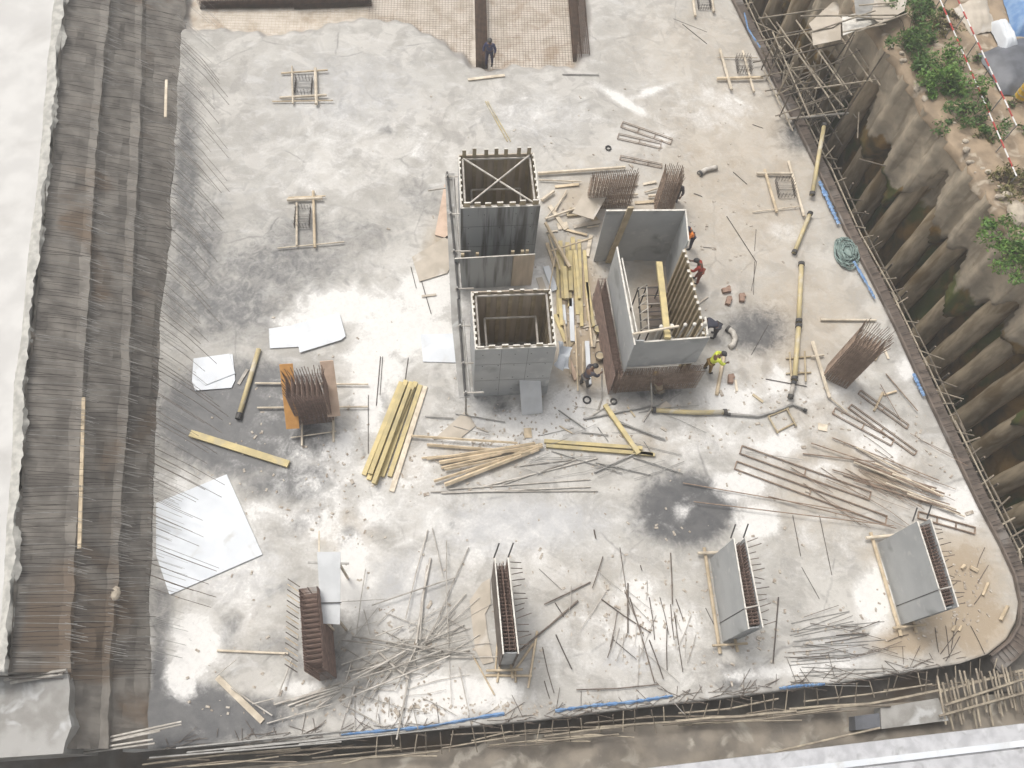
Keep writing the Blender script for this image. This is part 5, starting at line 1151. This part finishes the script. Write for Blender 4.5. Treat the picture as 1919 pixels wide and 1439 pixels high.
def drape(poly, z, hgt, material, label, name='tarpaulin'):
    P_ = [W(x,y,z) for x,y in poly]; c_ = sum(P_, Vector())/len(P_); b = bmesh.new()
    m = MB(); n_ = 14; vs = []
    A_, B_, C__, D_ = P_
    for j in range(n_):
        for i in range(n_):
            u_, v_ = i/(n_-1), j/(n_-1); p = A_.lerp(B_, u_).lerp(D_.lerp(C__, u_), v_); e = min(u_,1-u_,v_,1-v_)
            p.z = 4.8+hgt*min(1, e*5)+.06*hsh(u_*14+z, v_*11); vs.append(p)
    m.add(vs, [(j*n_+i, j*n_+i+1, (j+1)*n_+i+1, (j+1)*n_+i) for j in range(n_-1) for i in range(n_-1)])
    base_ = [vs[0], vs[n_-1], vs[-1], vs[-n_]]
    o = m.build(name, material, smooth=True, origin=(c_.x,c_.y,4.8)); tag(o, label, 'tarpaulin'); return o
drape([(1838,92),(1985,40),(1990,180),(1885,168)], 5.1, .45, GREYT, 'dark grey tarpaulin over stacked goods beside the striped rail')
drape([(1890,-30),(1990,-40),(1990,60),(1912,50)], 5.4, .8, BLUE, 'bright blue tarpaulin at the top right corner')
drape([(1862,28),(1885,22),(1918,85),(1890,92)], 5.3, .55, WHITE, 'narrow white sheet beside the blue tarpaulin', 'tarpaulin')
drape([(1790,10),(1850,-20),(1870,50),(1825,60)], 5.0, .2, BUFF, 'pale board lying on bare soil between the rail and the white sheet', 'board_sheet')
t_ = thing('yellow_drum', W(1912,182,4.8), 'yellow drum beside the striped rail at the right edge', 'drum'); c_ = W(1912,182,4.8)
MB().tube([c_, c_+Vector((0,0,.85))], .3, 14).build('drum_body', mat('drum_yellow', (.70,.45,.05), (.6,.38,.05), rough=.5), t_)
for z in (.05,.3,.58,.84): MB().torus(c_+Vector((0,0,z)), .3, .018, 16, 5).build('rib', STEEL, t_)

# ------------------------------------------------------------------ people
def skinmesh(name, nodes, edges, material, parent, root=0, sub=2):
    """nodes: (point, radius x, radius y)"""
    me_ = bpy.data.meshes.new(name); o_ = Vector(parent.get('_o', (0,0,0))) if parent else Vector()
    me_.from_pydata([tuple(Vector(n[0])) for n in nodes], edges, []); me_.update(); me_.materials.append(material)
    ob = bpy.data.objects.new(name, me_); COL.objects.link(ob); ob.parent = parent
    sk_ = ob.modifiers.new('skin', 'SKIN'); sk_.use_smooth_shade = True
    for i, n in enumerate(nodes): me_.skin_vertices[0].data[i].radius = (n[1], n[2])
    me_.skin_vertices[0].data[root].use_root = True
    su = ob.modifiers.new('sub', 'SUBSURF'); su.levels = sub; su.render_levels = sub
    return ob
def person(loc, rz, pose, label, shirt, legs_c, head_c, vest=None, s_=1.0):
    t_ = thing('person', loc, label, 'person'); t_.rotation_euler = (0,0,rz); t_.scale = (s_,)*3; t_['_o'] = (0,0,0)
    bend = rad({'stand':6, 'work':28, 'bend':78, 'crouch':48}[pose]); hipz = {'stand':.93,'work':.90,'bend':.86,'crouch':.42}[pose]
    hip = Vector((0,0,hipz)); up = Vector((0, math.sin(bend), math.cos(bend))); fw = Vector((0, math.cos(bend), -math.sin(bend)))
    chest = hip+up*.36; neck = hip+up*.52; head = neck+up*.15+fw*.04
    N_ = [(hip,.145,.11),(hip+up*.18,.13,.10),(chest,.165,.12),(neck,.055,.055),(neck+up*.06,.05,.05)]; E_ = [(0,1),(1,2),(2,3),(3,4)]
    hands = []; feet = []; sleeves = []
    for sx in (-1,1):
        sh = neck-up*.07+Vector((sx*.19,0,0))
        if pose == 'stand': el = sh+Vector((sx*.10,.02,-.27)); ha = el+Vector((sx*-.02,.16,-.18))
        elif pose == 'work': el = sh+Vector((sx*.10,.14,-.20)); ha = el+Vector((sx*-.06,.22,-.02))
        elif pose == 'bend': el = sh+Vector((sx*.06,.04,-.27)); ha = el+Vector((sx*-.05,.10,-.22))
        else: el = sh+Vector((sx*.08,.14,-.20)); ha = el+Vector((sx*-.10,.20,-.08))
        b = len(N_); N_ += [(sh,.065,.065),(el,.045,.045),(ha,.028,.034)]; E_ += [(2,b),(b,b+1),(b+1,b+2)]
        hands.append((el,ha,sx)); sleeves.append((sh,el,ha))
    shirt_n = len(N_)
    legp = []
    for sx in (-1,1):
        hp = hip+Vector((sx*.10,0,-.04))
        if pose == 'crouch': kn = Vector((sx*.16,.36,.46)); an = Vector((sx*.14,.02,.09))
        else: kn = Vector((sx*.13, .06 if sx > 0 else .0, .48)); an = Vector((sx*.14, .02+(.10 if (pose in('work','stand') and sx > 0) else -.06), .09))
        legp.append((hp,kn,an))
    body_n = list(N_); body_e = list(E_)
    for hp, kn, an in legp:
        b = len(body_n); body_n += [(hp,.09,.09),(kn,.06,.06),(an,.04,.045)]; body_e += [(0,b),(b,b+1),(b+1,b+2)]
    b = len(body_n); body_n += [(head,.085,.10),(head+up*.10,.075,.09)]; body_e += [(4,b),(b,b+1)]
    skinmesh('body', body_n, body_e, SKIN, t_)
    infl = lambda L_, k_: [(p, a*k_+.008, c*k_+.008) for p, a, c in L_]
    cut = [(p,a,c) for p,a,c in N_]
    skinmesh('shirt', infl(cut[:3],1.12)+infl([(neck-up*.05,.07,.07)],1.0)+infl([x for (sh,el,ha) in sleeves for x in ((sh,.072,.072),(el,.055,.055),(el.lerp(ha,.7),.045,.045))],1.1),
             [(0,1),(1,2),(2,3),(2,4),(4,5),(5,6),(2,7),(7,8),(8,9)], cloth('shirt_cloth', vest or shirt), t_)
    tn = [(hip+up*.04,.152,.118)]; te = []
    for hp, kn, an in legp:
        b = len(tn); tn += [(hp,.105,.105),(kn,.078,.078),(an+Vector((0,0,.02)),.062,.062)]; te += [(0,b),(b,b+1),(b+1,b+2)]
    skinmesh('trousers', tn, te, cloth('trouser_cloth', legs_c), t_)
    for hp, kn, an in legp:
        skinmesh('boot', [(an+Vector((0,-.02,0)),.05,.055),(an+Vector((0,.03,-.045)),.05,.042),(an+Vector((0,.17,-.055)),.042,.032)], [(0,1),(1,2)], RUBBER, t_)
    m = MB()                                                           # hands: palm, four fingers, thumb
    for el, ha, sx in hands:
        d = (ha-el).normalized(); sd_ = d.cross(Vector((0,0,1)));  sd_ = sd_.normalized() if sd_.length > .1 else Vector((1,0,0)); nn_ = d.cross(sd_)
        m.tube([ha-d*.01, ha+d*.04, ha+d*.09], [.03,.042,.036], 8)
        for f in range(4):
            o_ = sd_*(.03-.02*f); l_ = (.065,.078,.074,.055)[f]; p0 = ha+d*.085+o_
            m.tube([p0, p0+d*l_*.5+nn_*.006, p0+d*l_*.85+nn_*.03], [.0095,.009,.007], 6)
        p0 = ha+d*.03+sd_*.035; m.tube([p0, p0+d*.03+sd_*.025, p0+d*.06+sd_*.03+nn_*.02], [.011,.010,.008], 6)
    m.build('hands', SKIN, t_, smooth=True)
    m = MB(); fc = head+up*.03                                         # face details
    m.tube([fc+fw*.085+up*.02, fc+fw*.125-up*.02, fc+fw*.09-up*.035], [.010,.018,.010], 6)
    for sx in (-1,1): m.ball(fc+Vector((sx*.085,0,0)), .03, 6, 5, (.4,.7,1.1))
    m.build('nose_and_ears', SKIN, t_, smooth=True)
    m = MB()
    for sx in (-1,1): m.ball(fc+fw*.088+up*.035+Vector((sx*.035,0,0)), .013, 6, 5)
    m.tube([fc+fw*.09-up*.06+Vector((-.03,0,0)), fc+fw*.095-up*.062, fc+fw*.09-up*.06+Vector((.03,0,0))], .006, 5)
    m.build('eyes_and_mouth', DKSTEEL, t_)
    # helmet or hair
    R_ = Matrix.Rotation(-bend, 3, 'X'); m = MB(); m.ball((0,0,0), .135, 14, 6, (.92,1.08,.85), 0.0); mv = [Vector(v) for v in m.v]
    m2_ = MB(); m2_.torus((0,.03,0), .128, .018, 16, 5); hv = MB()
    hv.add([head+up*.075+R_ @ v for v in mv], m.f)
    if head_c is not None: hv.add([head+up*.08+R_ @ Vector(v) for v in m2_.v], m2_.f)
    hv.build('helmet' if head_c else 'hair', cloth('helmet_shell', head_c) if head_c else DKSTEEL, t_, smooth=True)
    return t_
def at_ground(px, py, z, zf=0.0):
    p = W(px, py, z); return Vector((p.x, p.y, zf))
NAVY = (.035,.035,.06); GREY = (.09,.09,.11)
person(at_ground(1303,430,1.5), rad(100), 'work', 'worker in a bright orange vest at the outer side of the core shutter', (.80,.22,.03), NAVY, (.05,.05,.07), (.85,.24,.03), 1.08)
person(at_ground(1317,503,1.2), rad(70), 'work', 'worker in red bending beside the olive studded wall of the core shutter', (.42,.06,.04), (.30,.10,.06), None, (.42,.06,.04), 1.08)
person(at_ground(1346,612,.9), rad(75), 'bend', 'worker in dark grey bending over at the near corner of the core shutter', (.055,.055,.075), (.05,.05,.06), None, None, 1.12)
person(at_ground(1336,672,1.3), rad(-80), 'work', 'worker in a neon yellow vest standing beside the near corner panel', (.70,.75,.10), (.25,.16,.05), (.06,.06,.06), (.72,.80,.10), 1.08)
person(at_ground(1240,726,.8), rad(20), 'crouch', 'crouching worker with a yellow helmet below the near panel of the core shutter', (.30,.24,.16), (.20,.17,.13), (.75,.50,.08), None, 1.08)
person(at_ground(1098,704,1.1), rad(-60), 'work', 'worker in dark clothes standing between the near shaft and the core shutter', (.09,.085,.10), (.13,.12,.11), None, None, 1.08)
person(at_ground(918,86,1.0,-.35), rad(170), 'stand', 'worker in dark blue standing on the beam cage in the far pit', (.06,.065,.13), (.06,.06,.10), None, None, 1.1)
person(at_ground(1271,352,1.0), rad(160), 'work', 'worker in dark clothes beside the upright column cage behind the core shutter', (.07,.06,.065), (.07,.055,.05), (.05,.05,.05), None, 1.08)

for i, (x0,y0,x1,y1,w_) in enumerate([(1030,385,1060,430,.2),(1075,425,1125,415,.18),(1040,350,1085,345,.15),(1120,385,1175,377,.14),(1150,352,1195,345,.16),(1025,455,1040,500,.16),(1108,440,1100,480,.18),(1010,520,1030,575,.3),(1060,430,1100,440,.12),(1118,600,1112,650,.16),(1080,560,1084,605,.14),(1190,380,1240,376,.16),(1205,345,1230,340,.14)]):
    o = MB().beam(W(x0,y0,.06), W(x1,y1,.10), w_, .04).build('timber_plank', [TIMBP,BUFF,TIMB][i % 3], origin=W((x0+x1)/2,(y0+y1)/2,0)); tag(o, 'loose pale board strewn between the two shafts and the core shutter', 'plank', 'loose boards between the shafts and core shutter')
scraps = [(1050,420),(1035,440),(1095,450),(1110,410),(1160,375),(1130,560),(1115,590),(1105,610),(1125,640),(1070,640),(1010,560),(1020,580),(1300,540),(1320,560),(1300,700),(1250,760),(1180,775),(1060,800),(990,810),(900,800),(1240,470),(1200,480),(1380,720),(1420,745),(1540,800),(1640,640),(1660,660),(840,480),(800,560),(1075,700)]
for i, (x, y) in enumerate(scraps):
    m = MB()
    if i % 3: m.beam((-.25-.2*random.random(),0,.03), (.3,.05,.04), random.uniform(.05,.12), .04)
    else: m.box((0,0,.03), (random.uniform(.25,.6), random.uniform(.2,.4), .025))
    o = m.build('wood_offcut', random.choice([TIMB,TIMBP,BUFF,STUD])); o.location = W(x+random.uniform(-6,6), y+random.uniform(-6,6), .02); o.rotation_euler = (0,0,random.uniform(0,3.1)); tag(o, 'small wood offcut strewn on the slab around the shafts and core shutter', 'offcut', 'wood offcuts strewn around the shafts')
# ------------------------------------------------------------------ rubble crumbs all over the slab
m = MB(); rr = random.Random(3)
zones = [(1000,800,200,60,160),(1100,600,60,150,170),(1230,430,160,110,90),(900,860,160,60,110),(700,1250,160,90,160),(1230,1150,160,120,170),(1500,1200,180,60,110),(1700,850,140,120,130),(1450,760,120,60,90),(1780,1120,90,110,110),(1000,1330,500,22,260),(1000,1000,700,350,300),(1300,250,400,250,130),(600,900,200,200,120)]
for x, y, sx, sy, n_ in zones:
    for _ in range(n_):
        px_, py_ = rr.gauss(x, sx*.6), rr.gauss(y, sy*.6)
        if px_ < 330 or py_ > edge_y(px_)-6 or px_ > np.interp(py_, [p[1] for p in RIGHT], [p[0] for p in RIGHT])-14 or py_ < 150: continue
        s_ = rr.uniform(.015,.05)*(1.5 if rr.random() < .05 else .9); c_ = W(px_, py_, s_*.3)
        m.box(c_, (s_*2*rr.uniform(.6,2.6), s_*2, s_*rr.uniform(.5,1.2)), rr.uniform(0,3.1))
o = m.build('rubble', RUBBLE); tag(o, kind='stuff')

# thin even haze added over the whole pit to lift the blacks
hm = bpy.data.materials.new('added_haze'); hm.use_nodes = True; ht = hm.node_tree; ht.nodes.clear()
pv = ht.nodes.new('ShaderNodeVolumePrincipled'); pv.inputs['Color'].default_value = (.95,.95,.93,1); pv.inputs['Density'].default_value = .0024; pv.inputs['Anisotropy'].default_value = .2
ho = ht.nodes.new('ShaderNodeOutputMaterial'); ht.links.new(pv.outputs[0], ho.inputs['Volume'])
o = MB().box((0,40,14.25), (310,310,45.5)).build('haze', hm); tag(o, kind='stuff')
for o in list(bpy.data.objects):
    if '_o' in o.keys(): del o['_o']
